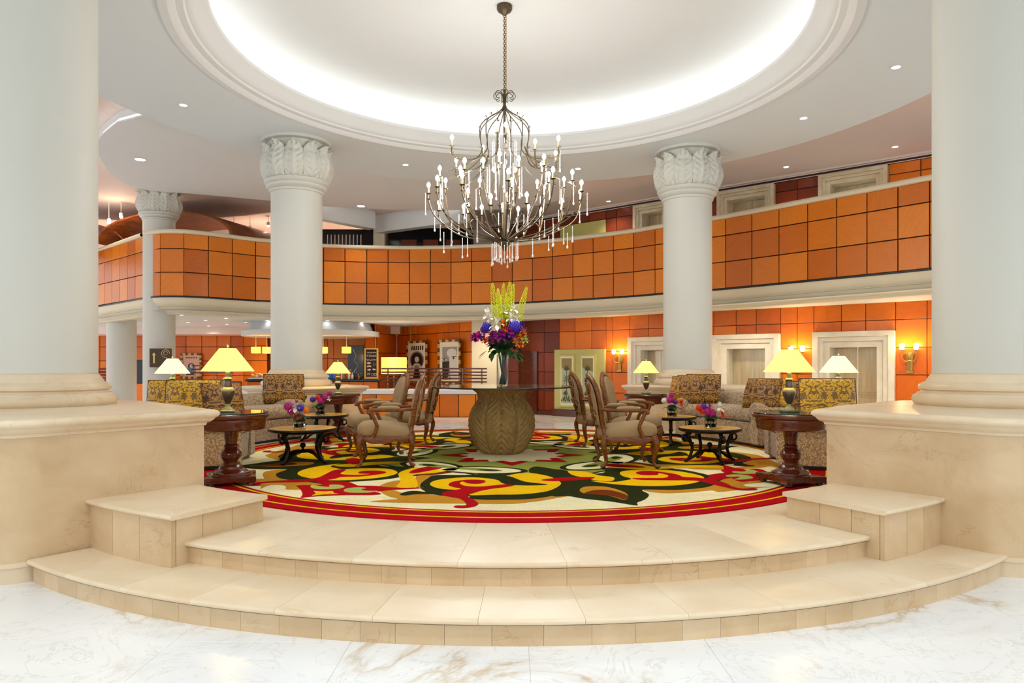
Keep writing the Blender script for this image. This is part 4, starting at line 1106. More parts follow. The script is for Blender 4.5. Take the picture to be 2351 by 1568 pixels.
    sh(4, R_, z7([(1438,181),(1500,150),(1620,125),(1737,119),(1730,141),(1640,161),(1500,186)]))
    sh(2, T, z7([(1500,215),(1640,205),(1668,222),(1600,260),(1540,300),(1500,312)]))
    sh(1, T, z7([(1180,300),(1260,265),(1360,250),(1340,308),(1240,308)]))
    # bundle per quarter turn
    NQ = 4
    for q in range(NQ):
        ang = q*PI/2; mbs = MB()
        for idx, (layer, mat, pl) in enumerate(quarter):
            ca, sa = math.cos(ang), math.sin(ang); z = 0.0125+0.0006*layer+0.000012*idx+0.000003*q
            pts = [(p[0]*ca-p[1]*sa, p[0]*sa+p[1]*ca) for p in pl]
            pts = [p if math.hypot(*p) < 3.56 else (p[0]*3.56/math.hypot(*p), p[1]*3.56/math.hypot(*p)) for p in pts]
            mbs.mi = mat; b = len(mbs.v); mbs.add([(*p, z) for p in pts], [])
            for tr in tessellate_polygon([[Vector((p[0], p[1], 0)) for p in pts]]): mbs.f.append(tuple(b+i for i in tr)); mbs.m.append(mat)
        mbs.build('scroll_motif', RUGM, rug, False, kind='stuff')
    # inner ring: light green, cream curls with dark rims, red star, cream star
    mc = MB()
    def blob(mat, pts, z):
        mc.mi = mat; b = len(mc.v); mc.add([(*p, z) for p in pts], [])
        for tr in tessellate_polygon([[Vector((p[0], p[1], 0)) for p in pts]]): mc.f.append(tuple(b+i for i in tr)); mc.m.append(mat)
    def pp(r, a): a = math.radians(a); return (r*math.sin(a), -r*math.cos(a))
    sc = []
    for i in range(160):
        a = 360*i/160; sc.append(pp(1.72+0.20*math.cos(math.radians(4*(a-16)))+0.06*math.cos(math.radians(12*(a-16))), a))
    blob(3, [(p[0]*1.03, p[1]*1.03) for p in sc], 0.0126); blob(4, sc, 0.0130)
    for k in range(4):
        for s in (-1, 1):
            a = 16+90*k+s*29
            ca, sa = math.cos(math.radians(a)), math.sin(math.radians(a))
            def tr(u, v):      # u tangential (towards the pair axis +), v outward
                u = -s*u; r0 = 1.36; return (u*ca+(r0+v)*sa, u*sa-(r0+v)*ca)
            def curl(pts, mat, z): blob(mat, crom([tr(*p) for p in pts], 5, True), z)
            curl([(-0.5,0.0),(-0.38,0.22),(0,0.30),(0.36,0.2),(0.5,0.0),(0.36,-0.2),(0,-0.28),(-0.36,-0.2)], 3, 0.0140)
            curl([(-0.5,0.06),(-0.34,0.17),(0,0.24),(0.30,0.15),(0.42,0.0),(0.3,-0.15),(0,-0.21),(-0.3,-0.14)], 0, 0.0146)
            curl([(-0.44,-0.06),(-0.2,0.05),(0.1,0.10),(0.2,0.0),(0.05,-0.08),(-0.2,-0.12)], 4, 0.0152)
            curl([(-0.1,0.0),(0.05,0.07),(0.17,0.0),(0.05,-0.05)], 3, 0.0158)
    blob(6, [pp(0.98 if i % 2 == 0 else 0.62, 22.5*i) for i in range(16)], 0.0162)
    blob(0, crom([pp(0.62+(0.08 if i % 2 == 0 else -0.04), 11.25*i) for i in range(32)], 3, True), 0.0168)
    mc.build('centre_motif', RUGM, rug, False, kind='stuff')
build_rug()

# ---------------------------------------------------------------- centre table
TC = (-0.14, 9.66)
GZ = 0.918
def build_centre():
    ped = thing('urn_table', 'sandstone urn carved with palm fronds carrying a round glass top', 'table', (TC[0], TC[1], 0.017))
    prof = crom([(0.26,0.0),(0.285,0.02),(0.345,0.11),(0.405,0.24),(0.432,0.38),(0.42,0.52),(0.365,0.64),(0.315,0.71),(0.302,0.765),(0.325,0.82),(0.375,0.86),(0.40,0.875),(0.40,0.888)], 7)
    SEG = 240; rings = []
    for r, z in prof:
        ring = []
        v = z/0.888
        for j in range(SEG):
            a = 2*PI*j/SEG; nf = 6
            u = ((a*nf/(2*PI)) % 1.0)-0.5            # one frond per sector, spine at u = 0
            spine = -0.016*math.exp(-(u/0.03)**2)
            ph = v*18 - abs(u)*8.5
            leaflet = 0.030*(0.5+0.5*math.cos(2*PI*ph*0.62))**0.8*(1-math.exp(-(u/0.05)**2))
            edge = -0.022*math.exp(-((abs(u)-0.5)/0.035)**2)
            fade = min(1, z/0.05)*min(1, (0.895-z)/0.04)
            rr = r+(leaflet+spine+edge)*max(0, fade)
            ring.append((rr*math.cos(a+PI/2*1.0), rr*math.sin(a+PI/2), z))
        rings.append(ring)
    mb = MB(); mb.loft(rings, True, True); mb.build('urn', 'stone_vase', ped, True, 60)
    gt = MB(); gt.mi = 0; gt.lathe([(0, 0.889), (0.955, 0.889)], 96); gt.lathe([(0, 0.910), (0.955, 0.910)], 96)
    gt.mi = 1; gt.lathe([(0.955, 0.889), (0.965, 0.892), (0.966, 0.905), (0.955, 0.910)], 96)
    gt.build('glass_top', ['glass_top', 'glass_edge'], ped, True, 30)
build_centre()

# ---------------------------------------------------------------- flowers
for nm, c in (('petal_white', (246,242,226)), ('petal_yellow', (222,226,20)), ('petal_blue', (62,44,190)), ('petal_magenta', (190,30,130)), ('petal_red', (226,40,20)), ('petal_orange', (246,130,20)), ('leaf_green', (30,84,24)), ('leaf_dark', (14,40,16)), ('stem_green', (70,110,40)), ('petal_purple', (110,40,150)), ('petal_lime', (190,200,90))):
    plain(nm, srgb(*c), 0.55)
plain('water_stems', srgb(120,140,110), 0.3)
def petal(mb, base, d, L, wd, cup=0.3):
    d = Vector(d).normalized(); up = Vector((0,0,1)) if abs(d.z) < 0.95 else Vector((1,0,0))
    s = d.cross(up).normalized(); n = s.cross(d).normalized(); base = Vector(base)
    pts = []
    for (t, ww, h) in ((0, 0.15, 0), (0.35, 0.8, cup*0.2), (0.65, 1.0, cup*0.35), (0.9, 0.5, cup*0.2), (1.0, 0.05, 0)):
        c = base+d*L*t+n*L*h
        pts.append([c-s*wd*ww/2+n*wd*0.12, c, c+s*wd*ww/2+n*wd*0.12])
    for i in range(4): mb.add([*pts[i], *pts[i+1]], [(0,1,4,3),(1,2,5,4)])
def blossom(parent, c, d, n, L, wd, mat, cup=0.3, spread=70, name='blossom'):
    d = Vector(d).normalized(); a = d.orthogonal().normalized(); b = d.cross(a); mb = MB(); sp = math.radians(spread)
    for i in range(n):
        t = 2*PI*i/n; pd = d*math.cos(sp)+(a*math.cos(t)+b*math.sin(t))*math.sin(sp); petal(mb, c, pd, L, wd, cup)
    o = mb.build(name, mat, parent, True, 60)
    return o
def puff(parent, c, r, mat, n=60, seed=1, name='blossom'):
    rnd = random.Random(seed); mb = MB()
    for i in range(n):
        z = 1-2*(i+0.5)/n; a = i*2.399963; q = math.sqrt(1-z*z); d = Vector((q*math.cos(a), q*math.sin(a), z))
        p = Vector(c)+d*r*rnd.uniform(0.85, 1.0); s = d.orthogonal().normalized()*r*0.2; t_ = d.cross(s)
        mb.add([p-s, p-t_, p+s, p+t_, p+d*r*0.1], [(0,1,4),(1,2,4),(2,3,4),(3,0,4)])
    mb.sphere(c, r*0.82, 10, 8)
    return mb.build(name, mat, parent, False)
def leafm(parent, base, d, L, wd, mat='leaf_green', droop=0.3):
    d = Vector(d).normalized(); s = d.cross(Vector((0,0,1))); s = s.normalized() if s.length > 1e-3 else Vector((1,0,0)); base = Vector(base)
    rows = []
    for i in range(7):
        t = i/6; ww = wd*math.sin(PI*min(1, t*0.97+0.03))**0.8*(1 if t < 0.95 else 0.3); c = base+d*L*t-Vector((0,0,1))*droop*L*t*t
        rows.append([c-s*ww/2+Vector((0,0,ww*0.15)), c, c+s*ww/2+Vector((0,0,ww*0.15))])
    mb = MB()
    for i in range(6): mb.add([*rows[i], *rows[i+1]], [(0,1,4,3),(1,2,5,4)])
    return mb.build('leaf', mat, parent, True, 80)
def build_bouquet():
    k = 9.66/FPX
    ox, oz = 1154.5, 886.0
    def L_(px, py, dy=0.0): return ((px-ox)*k, dy, (oz-py)*k)
    t = thing('bouquet', 'tall mixed bouquet with yellow spikes in a glass vase on centre table', 'flower arrangement', (TC[0]+0.01, TC[1], 0.017+0.9115))
    v = MB(); v.lathe([(0, 0.0), (0.078, 0.0), (0.08, 0.004), (0.08, 0.43), (0.075, 0.43), (0.074, 0.02), (0, 0.018)], 40); v.build('vase', 'glass_clear', t, True, 40)
    rnd = random.Random(11)
    for i in range(14):
        a = rnd.uniform(0, 2*PI); r0 = rnd.uniform(0.0, 0.05); r1 = rnd.uniform(0.01, 0.065)
        MB().tube([(r0*math.cos(a+2.4), r0*math.sin(a+2.4), 0.03), (r1*math.cos(a), r1*math.sin(a), 0.45), (2.2*r1*math.cos(a), 2.2*r1*math.sin(a), 0.72)], 0.006, 5).build('stem', 'stem_green' if i % 2 else 'leaf_dark', t, True)
    # yellow foxtail spikes
    for (x0, y0, x1, y1, w_) in ((1140,722,1131,648,12),(1150,715,1144,662,9),(1156,722,1157,647,11),(1164,718,1172,645,13),(1170,715,1180,648,10),(1161,722,1164,672,9),(1187,722,1211,655,12),(1148,722,1150,675,8)):
        p0 = Vector(L_(x0, y0+25, rnd.uniform(-0.08, 0.08))); p1 = Vector(L_(x1, y1, p0.y*1.4)); d = p1-p0
        mb = MB(); mb.tube([tuple(Vector((0, 0, 0.5))), tuple(p0), tuple(p1)], [0.005, 0.005, 0.002], 5)
        n = 170; ax = d.normalized(); s = ax.orthogonal().normalized(); q = ax.cross(s)
        for i in range(n):
            u = 0.12+0.85*i/n; a = i*2.4; rr_ = w_*0.62*k*(1.0-0.75*u**2.2)
            c = p0+d*u+(s*math.cos(a)+q*math.sin(a))*rr_; e = 0.014*(1.1-0.6*u); o_ = (c-(p0+d*u)).normalized()
            tt = ax*e; uu = o_.cross(ax).normalized()*e*0.8
            mb.add([c-tt, c-uu, c+tt, c+uu, c+o_*e*1.2], [(0,1,4),(1,2,4),(2,3,4),(3,0,4)])
        mb.build('flower_spike', 'petal_yellow', t, False)
    for (x, y, dy, d, Lp) in ((1141,748,-0.2,(-0.2,-1,0.2),0.105),(1121,727,-0.1,(-0.9,-0.4,0.4),0.10),(1126,733,-0.12,(-0.6,-0.7,0.1),0.09),(1160,717,-0.05,(-0.1,-0.9,0.6),0.08),(1180,712,-0.08,(0.4,-0.8,0.4),0.085),(1187,735,-0.1,(0.6,-0.7,0.2),0.09),(1174,733,-0.12,(0.0,-0.9,0.2),0.08),(1152,740,-0.05,(0,-0.6,0.9),0.08)):
        blossom(t, L_(x, y, dy), d, 6, Lp*1.2, 0.055, 'petal_white', 0.35, 62)
    for (x, y, r_, dy) in ((1119,752,0.062,-0.14),(1183,752,0.078,-0.16),(1176,765,0.05,-0.1),(1112,757,0.045,-0.05)): puff(t, L_(x, y, dy), r_*1.15, 'petal_blue', 90, int(x))
    for i in range(38):
        x, y = random.Random(i).choice([(1105+rnd.uniform(-12,12),772+rnd.uniform(-10,9)), (1139+rnd.uniform(-10,14),774+rnd.uniform(-9,9)), (1166+rnd.uniform(-12,10),770+rnd.uniform(-9,8)), (1092+rnd.uniform(-3,5),776+rnd.uniform(-4,6))])
        blossom(t, L_(x, y, rnd.uniform(-0.24,-0.12)), (rnd.uniform(-0.6,0.6), -1, rnd.uniform(-0.3,0.3)), 5, rnd.uniform(0.05,0.075), 0.045, 'petal_magenta' if i % 4 else 'petal_purple', 0.3, 60)
    for (x, y, m, L0) in ((1161,757,'petal_red',0.06),(1155,744,'petal_orange',0.05),(1199,761,'petal_orange',0.05),(1205,764,'petal_orange',0.04),(1195,775,'petal_orange',0.045),(1183,785,'petal_orange',0.045),(1189,792,'petal_orange',0.05),(1200,792,'petal_orange',0.045),(1207,777,'petal_lime',0.035),(1208,783,'petal_lime',0.04),(1120,782,'petal_orange',0.04),(1200,784,'petal_lime',0.04),(1115,785,'petal_red',0.04),(1201,755,'petal_purple',0.05),(1196,748,'petal_purple',0.045)):
        blossom(t, L_(x, y, -0.17), (rnd.uniform(-0.3,0.5), -1, 0.2), 6, L0*1.25, 0.04, m, 0.3, 62)
    core = MB(); core.sphere(L_(1154, 783), (0.2, 0.2, 0.13), 16, 10); core.build('foliage', 'leaf_dark', t, True)
    for i in range(40):
        a = rnd.uniform(0, 2*PI); zz = rnd.uniform(0.42, 0.78); r0 = rnd.uniform(0.1, 0.2)
        leafm(t, (r0*math.cos(a), r0*math.sin(a), zz), (math.cos(a), math.sin(a), rnd.uniform(-0.6, 0.5)), rnd.uniform(0.1, 0.17), rnd.uniform(0.05, 0.08), 'leaf_dark', 0.3)
    for (x, y, d, L0, w_) in ((1133,806,(-0.15,-0.3,-1),0.14,0.07),(1120,806,(-0.8,-0.3,-0.5),0.15,0.05),(1116,810,(-0.8,-0.2,-0.7),0.13,0.03),(1182,808,(0.55,-0.5,-0.9),0.16,0.085),(1190,812,(0.5,-0.3,-0.8),0.13,0.08),(1150,800,(-0.2,-1,-0.5),0.14,0.11),(1165,802,(0.2,-1,-0.6),0.13,0.1),(1172,806,(0.2,-0.7,-1),0.12,0.08),(1142,803,(-0.4,-0.8,-0.6),0.13,0.1)):
        leafm(t, L_(x, y, -0.12), d, L0, w_, 'leaf_green', 0.15)
build_bouquet()

def posy(loc, lab, spec, seed):
    t = thing('posy', lab, 'flower arrangement', loc, 0, 'small flower posies on the coffee tables')
    v = MB(); v.lathe([(0, 0), (0.07, 0), (0.073, 0.004), (0.076, 0.1), (0.071, 0.1), (0.068, 0.012), (0, 0.01)], 28); v.build('vase', 'glass_clear', t, True, 40)
    MB().lathe([(0, 0.012), (0.064, 0.012), (0.068, 0.055), (0, 0.055)], 20).build('water', 'glass_clear', t, True, 40)
    rnd = random.Random(seed)
    for i in range(6):
        a = i*1.05; MB().tube([(0.03*math.cos(a), 0.03*math.sin(a), 0.014), (0.05*math.cos(a+0.5), 0.05*math.sin(a+0.5), 0.12)], 0.004, 5).build('stem', 'stem_green', t, True)
    MB().sphere((0, 0, 0.13), (0.075, 0.075, 0.05), 12, 8).build('foliage', 'leaf_dark', t, True)
    for (x, z, m, kind, s) in spec:
        if kind == 'p': puff(t, (x, -0.06, z), s, m, 50, int(1000*x))
        else: blossom(t, (x, -0.07, z), (x*4, -1, 0.25), {'g': 14, 's': 6, 'l': 6}[kind], s, s*(0.3 if kind == 'g' else 0.55), m, 0.2, 76 if kind == 'g' else 58)
    for i in range(8):
        a = i*0.8; leafm(t, (0.05*math.cos(a), 0.05*math.sin(a), 0.12), (math.cos(a), math.sin(a), 0.4), 0.11, 0.045, 'leaf_green', 0.5)
    return t

# ---------------------------------------------------------------- armchairs
def build_chair():
    t = thing('armchair', '', 'armchair', (0,0,0), 0, 'carved open-arm chairs in taupe fabric')
    # seat pad, faces +X
    def ring(z, k, n=40):
        out = []
        for i in range(n):
            a = 2*PI*i/n; ca, sa = math.cos(a), math.sin(a); e = 0.42
            x = 0.03+0.325*k*math.copysign(abs(ca)**e, ca); y = (0.30+0.035*max(0, ca))*k*math.copysign(abs(sa)**e, sa)
            out.append((x, y, z+0.02*math.sin(2*x*3)))
        return out
    mb = MB(); mb.loft([ring(0.345, 0.93), ring(0.36, 0.99), ring(0.42, 1.02), ring(0.465, 0.985), ring(0.492, 0.88), ring(0.506, 0.62), ring(0.512, 0.25)], True, True); mb.build('seat', 'fabric_taupe', t, True, 50)
    # serpentine seat rail
    mb = MB(); n = 64; ro, ri, bo = [], [], []
    for i in range(n):
        a = 2*PI*i/n; ca, sa = math.cos(a), math.sin(a); e = 0.36
        x = 0.03+0.33*math.copysign(abs(ca)**e, ca); y = (0.305+0.035*max(0, ca))*math.copysign(abs(sa)**e, sa)
        drop = 0.035*math.cos(6*x/0.33*0.9)**2+0.02*math.cos(4*a)**2
        ro.append((x, y, 0.365)); bo.append((x*0.985, y*0.985, 0.325-drop)); ri.append((x*0.9, y*0.9, 0.325-drop*0.6))
    mb.loft([[(p[0]*0.92, p[1]*0.92, 0.36) for p in ro], ro, [(p[0]*1.02, p[1]*1.02, 0.35) for p in ro], bo, ri]); mb.build('seat_rail', 'wood_chair', t, True, 50)
    for fx, fy, s in ((0.30, 0.29, 1), (0.30, -0.29, -1), (-0.27, 0.245, 1), (-0.27, -0.245, -1)):
        o = 1 if fx > 0 else -1
        pts = crom([(fx-0.01*o, fy-0.01*s, 0.37), (fx+0.02*o, fy+0.018*s, 0.29), (fx+0.012*o, fy+0.01*s, 0.2), (fx-0.012*o, fy-0.008*s, 0.1), (fx+0.002*o, fy, 0.045), (fx+0.03*o, fy+0.02*s, 0.018)], 4)
        mb = MB(); N = len(pts); mb.tube(pts, [0.043-0.026*min(1, i/(N*0.72))+(0.01 if i > N*0.82 else 0) for i in range(N)], 8)
        mb.sphere((fx+0.032*o, fy+0.021*s, 0.021), (0.03, 0.028, 0.021), 8, 6); mb.build('leg', 'wood_chair', t, True, 60)
    # back: reclined oval-topped pad inside a carved frame
    def bk(y, z, d=0.0): return (-0.262-(z-0.42)*0.20-0.06*(1-(y/0.27)**2)*0.5+d, y, z)
    outline = [(-0.215, 0.455), (-0.235, 0.60), (-0.262, 0.78), (-0.25, 0.90), (-0.19, 1.0), (-0.10, 1.045), (0, 1.06)]
    outl = outline+[(-y, z) for y, z in reversed(outline[:-1])]
    outl = crom(outl, 4)
    def pad(k, d): cz = 0.76; return [bk(y*k, cz+(z-cz)*k, d) for y, z in outl]
    mb = MB(); mb.loft([pad(0.93, 0.0), pad(0.94, 0.03), pad(0.86, 0.05), pad(0.6, 0.062), pad(0.2, 0.066)], True, True); mb.build('backrest', 'fabric_taupe', t, True, 60)
    mb = MB(); mb.loft([pad(0.9, -0.035), pad(0.9, -0.03), pad(0.5, -0.045)], True, True); mb.build('back_panel', 'fabric_taupe', t, True, 60)
    fp = [bk(y*1.02, z+0.006*(1 if z > 0.5 else 0), -0.005) for y, z in outl]
    mb = MB(); mb.tube(fp, 0.026, 8); mb.tube([(-0.26, -0.24, 0.36)]+[fp[0]], 0.028, 8); mb.tube([(-0.26, 0.24, 0.36)]+[fp[-1]], 0.028, 8)
    mb.build('back_frame', 'wood_chair', t, True, 60)
    cr = MB(); cr.tube(crom([bk(-0.13, 1.045, -0.01), bk(-0.06, 1.075, -0.01), bk(0, 1.09, -0.01), bk(0.06, 1.075, -0.01), bk(0.13, 1.045, -0.01)], 4), 0.02, 8); cr.build('crest', 'wood_chair', t, True)
    for s in (-1, 1):                       # carved scrolls behind the pad
        for k in range(3):
            c0 = 0.62+k*0.15; pts = [bk(s*(0.05+0.11*math.cos(a*0.45+k)*math.exp(-a*0.05)), c0+0.07*math.sin(a*0.45+k), -0.045) for a in range(14)]
            MB().tube(pts, 0.012, 6).build('carving', 'wood_chair', t, True)
    MB().tube([bk(0, z, -0.05) for z in (0.5, 0.7, 0.9, 1.03)], 0.013, 6).build('carving', 'wood_chair', t, True)
    for s in (-1, 1):
        pts = crom([(-0.325, s*0.265, 0.685), (-0.2, s*0.30, 0.675), (-0.02, s*0.33, 0.672), (0.12, s*0.34, 0.675), (0.19, s*0.345, 0.665), (0.215, s*0.345, 0.645)], 4)
        arm = MB(); arm.tube(pts, [0.019+0.006*(i/len(pts)) for i in range(len(pts))], 8); arm.sphere((0.20, s*0.345, 0.648), (0.03, 0.026, 0.026), 8, 6)
        arm = arm.build('armrest', 'wood_chair', t, True, 60)
        p = MB(); p.tube(crom([(-0.15, s*0.31, 0.692), (-0.10, s*0.317, 0.70), (0.0, s*0.33, 0.702), (0.07, s*0.337, 0.70), (0.11, s*0.34, 0.692)], 3), [0.012, 0.026, 0.034, 0.037, 0.038, 0.038, 0.038, 0.038, 0.037, 0.034, 0.028, 0.02, 0.012], 10, True, 0.62); p.build('arm_pad', 'fabric_taupe', arm, True, 70)
        q = crom([(0.16, s*0.318, 0.355), (0.125, s*0.32, 0.43), (0.115, s*0.328, 0.50), (0.15, s*0.338, 0.58), (0.175, s*0.344, 0.655)], 4)
        MB().tube(q, 0.026, 8, True, 0.8).build('arm_support', 'wood_chair', t, True, 60)
    return t
GR = 0.0165                                 # top of the rug pile
ch = build_chair()
CH = [((1.34, 8.46, GR), math.radians(3), 'open-arm chair nearest the viewer on the right of the glass table'),
      ((1.66, 9.62, GR), math.radians(-20), 'open-arm chair behind the right front chair, turned a little to the viewer'),
      ((1.32, 10.72, GR), math.radians(8), 'rearmost open-arm chair on the right, mostly hidden by the others'),
      ((-1.50, 8.55, GR), math.radians(180+7), 'open-arm chair nearest the viewer on the left of the glass table'),
      ((-1.86, 9.62, GR), math.radians(180+22), 'open-arm chair behind the left front chair, its padded back showing'),
      ((-1.55, 10.85, GR), math.radians(180-4), 'rearmost open-arm chair on the left, mostly hidden by the others')]
ch.location, ch.rotation_euler.z, ch['label'] = CH[0][0], CH[0][1], CH[0][2]
for l, r, lab in CH[1:]: dup(ch, l, r, lab)

# ---------------------------------------------------------------- coffee tables
def build_coffee():
    t = thing('coffee_table', '', 'coffee table', (0,0,0), 0, 'round coffee tables on black iron legs')
    H = 0.42; R = 0.40
    MB().lathe([(0, H), (R-0.012, H), (R-0.012, H-0.004), (0, H-0.004)], 64).build('top', 'wood_gold_top', t, True, 30)
    MB().lathe([(R-0.012, H+0.001), (R, H-0.004), (R+0.004, H-0.018), (R-0.006, H-0.034), (R-0.05, H-0.05), (0, H-0.05)], 64).build('rim', 'iron_black', t, True, 40)
    for k in range(4):
        a = PI/4+k*PI/2+0.25; ca, sa = math.cos(a), math.sin(a)
        def q(r, z, tg=0.0): return (r*ca-tg*sa, r*sa+tg*ca, z)
        leg = MB(); pts = crom([q(0.27, H-0.05), q(0.30, 0.33), q(0.265, 0.24), q(0.245, 0.17), q(0.27, 0.09), q(0.315, 0.025), q(0.335, 0.012)], 4)
        N = len(pts); leg.tube(pts, [0.026-0.010*i/N for i in range(N)], 8); leg.sphere(q(0.335, 0.018), (0.028, 0.028, 0.018), 8, 6)
        leg = leg.build('leg', 'iron_black', t, True, 60)
        sc = [q(0.345+0.052*math.cos(u*0.42+2.6)*(1-u*0.03), 0.305+0.052*math.sin(u*0.42+2.6)*(1-u*0.03)) for u in range(20)]
        MB().tube(sc, [0.016-0.0004*i for i in range(20)], 7).build('scroll', 'iron_black', leg, True, 60)
        st = crom([q(0.315, 0.03), q(0.24, 0.06), q(0.16, 0.115), q(0.08, 0.135), q(0.0, 0.135)], 4)
        MB().tube(st, [0.018]*len(st), 7).build('stretcher', 'iron_black', t, True, 60)
    MB().lathe([(0, 0.11), (0.045, 0.115), (0.05, 0.135), (0.03, 0.15), (0.014, 0.16), (0.014, 0.175), (0.03, 0.185), (0.036, 0.205), (0.026, 0.23), (0, 0.24)], 20).build('finial', 'iron_black', t, True, 60)
    return t
ct = build_coffee()
CT = [((-2.59, 8.74, GR), 0.1, 1.03, 'coffee table nearest the viewer on the left, with a red gerbera posy'),
      ((-2.98, 11.1, GR), 0.5, 1.0, 'coffee table farther back on the left, before the rear lamp table'),
      ((2.46, 8.78, GR), 0.75, 0.96, 'coffee table nearest the viewer on the right, with a white lily posy'),
      ((2.42, 10.75, GR), 0.3, 0.96, 'coffee table farther back on the right, behind the armchairs')]
for i, (l, r, s, lab) in enumerate(CT):
    o = ct if i == 0 else dup(ct, l, r, lab)
    o.location = l; o.rotation_euler.z = r; o['label'] = lab; o.scale = (s, s, 1)
zt = GR+0.4215
k = 8.7/FPX
posy((-2.62, 8.70, zt), 'posy with red gerbera and orange bloom on left front table', [(-0.12, 0.27, 'petal_magenta', 'p', 0.06), (-0.085, 0.21, 'petal_magenta', 'p', 0.05), (0.03, 0.25, 'petal_blue', 'p', 0.05), (-0.03, 0.25, 'petal_white', 'l', 0.09), (0.0, 0.15, 'petal_red', 'g', 0.065), (0.10, 0.22, 'petal_orange', 'p', 0.042), (-0.02, 0.31, 'petal_magenta', 's', 0.05)], 1)
posy((-2.99, 11.0, zt), 'posy with a magenta orchid spray on left rear table', [(0.1, 0.28, 'petal_magenta', 'p', 0.055), (0.16, 0.34, 'petal_magenta', 'p', 0.04), (0.03, 0.22, 'petal_magenta', 'p', 0.06), (-0.02, 0.27, 'petal_red', 'p', 0.045), (-0.1, 0.24, 'petal_blue', 'p', 0.05), (0.15, 0.25, 'petal_white', 's', 0.05), (-0.2, 0.26, 'leaf_green', 's', 0.06)], 2)
posy((2.46, 8.74, zt), 'posy with white lily and red bloom on right front table', [(-0.06, 0.21, 'petal_magenta', 'p', 0.055), (0.0, 0.19, 'petal_magenta', 'p', 0.055), (-0.03, 0.25, 'petal_magenta', 's', 0.06), (0.09, 0.25, 'petal_white', 'l', 0.085), (0.13, 0.17, 'petal_red', 'g', 0.06), (-0.16, 0.25, 'petal_red', 'p', 0.045), (-0.12, 0.21, 'petal_red', 'p', 0.04), (-0.1, 0.27, 'petal_blue', 'p', 0.04)], 3)
posy((2.42, 10.68, zt), 'posy with magenta and orange blooms on right rear table', [(-0.05, 0.25, 'petal_magenta', 'p', 0.06), (-0.02, 0.32, 'petal_magenta', 'p', 0.045), (-0.13, 0.24, 'petal_white', 'p', 0.045), (0.04, 0.22, 'petal_purple', 'p', 0.045), (0.13, 0.2, 'petal_red', 'g', 0.07), (0.09, 0.24, 'petal_orange', 'p', 0.04)], 4)

# ---------------------------------------------------------------- lamp tables and lamps
def build_end_table():
    t = thing('lamp_table', '', 'side table', (0,0,0), 0, 'round mahogany lamp tables')
    H = 0.715; R = 0.375
    MB().lathe([(R-0.05, H-0.165), (R-0.04, H-0.155), (R-0.035, H-0.10), (R-0.03, H-0.09), (R-0.03, H-0.06), (R-0.005, H-0.045), (R+0.0, H-0.03), (R, H-0.016), (R-0.012, H-0.006), (0, H-0.006)], 64).build('top', 'wood_mahogany', t, True, 35)
    MB().lathe([(0, H-0.16), (R-0.06, H-0.16)], 48).build('underside', 'wood_mahogany', t, True)
    g = MB(); g.lathe([(0, H-0.005), (R-0.012, H-0.005), (R-0.008, H), (R-0.012, H+0.005), (0, H+0.005)], 64); g.build('glass_plate', 'glass_top', t, True, 40)
    MB().lathe([(0.10, H-0.16), (0.075, H-0.2), (0.062, H-0.28), (0.058, 0.40), (0.07, 0.385), (0.075, 0.37), (0.06, 0.36), (0.085, 0.34), (0.105, 0.30), (0.10, 0.265), (0.075, 0.235), (0.07, 0.22), (0.085, 0.21), (0.085, 0.195), (0.10, 0.185), (0.115, 0.165), (0.12, 0.15), (0.15, 0.135), (0.165, 0.12), (0.185, 0.115), (0.19, 0.10), (0.2, 0.095), (0.2, 0.088)], 40).build('pedestal', 'wood_mahogany', t, True, 30)
    mb = MB(); pl = []
    for i in range(4):
        a0 = PI/4+i*PI/2; a1 = a0+PI/2; p0 = Vector((0.34*math.cos(a0), 0.34*math.sin(a0))); p1 = Vector((0.34*math.cos(a1), 0.34*math.sin(a1)))
        e = (p1-p0).normalized()
        pl.append(p0-Vector((0,0)));
        for u in (0.12, 0.3, 0.5, 0.7, 0.88):
            m = p0.lerp(p1, u); inward = -m.normalized()*(0.045*math.sin(PI*(u-0.1)/0.8) if 0.1 < u < 0.9 else 0); pl.append(m+inward)
    mb.prism([(p.x, p.y) for p in pl], 0.03, 0.088); mb.build('plinth', 'wood_mahogany', t, False)
    for i in range(4):
        a = PI/4+i*PI/2; MB().lathe([(0, 0), (0.03, 0), (0.042, 0.012), (0.035, 0.032), (0, 0.032)], 14, (0.27*math.cos(a), 0.27*math.sin(a), 0)).build('foot', 'wood_mahogany', t, True)
    return t
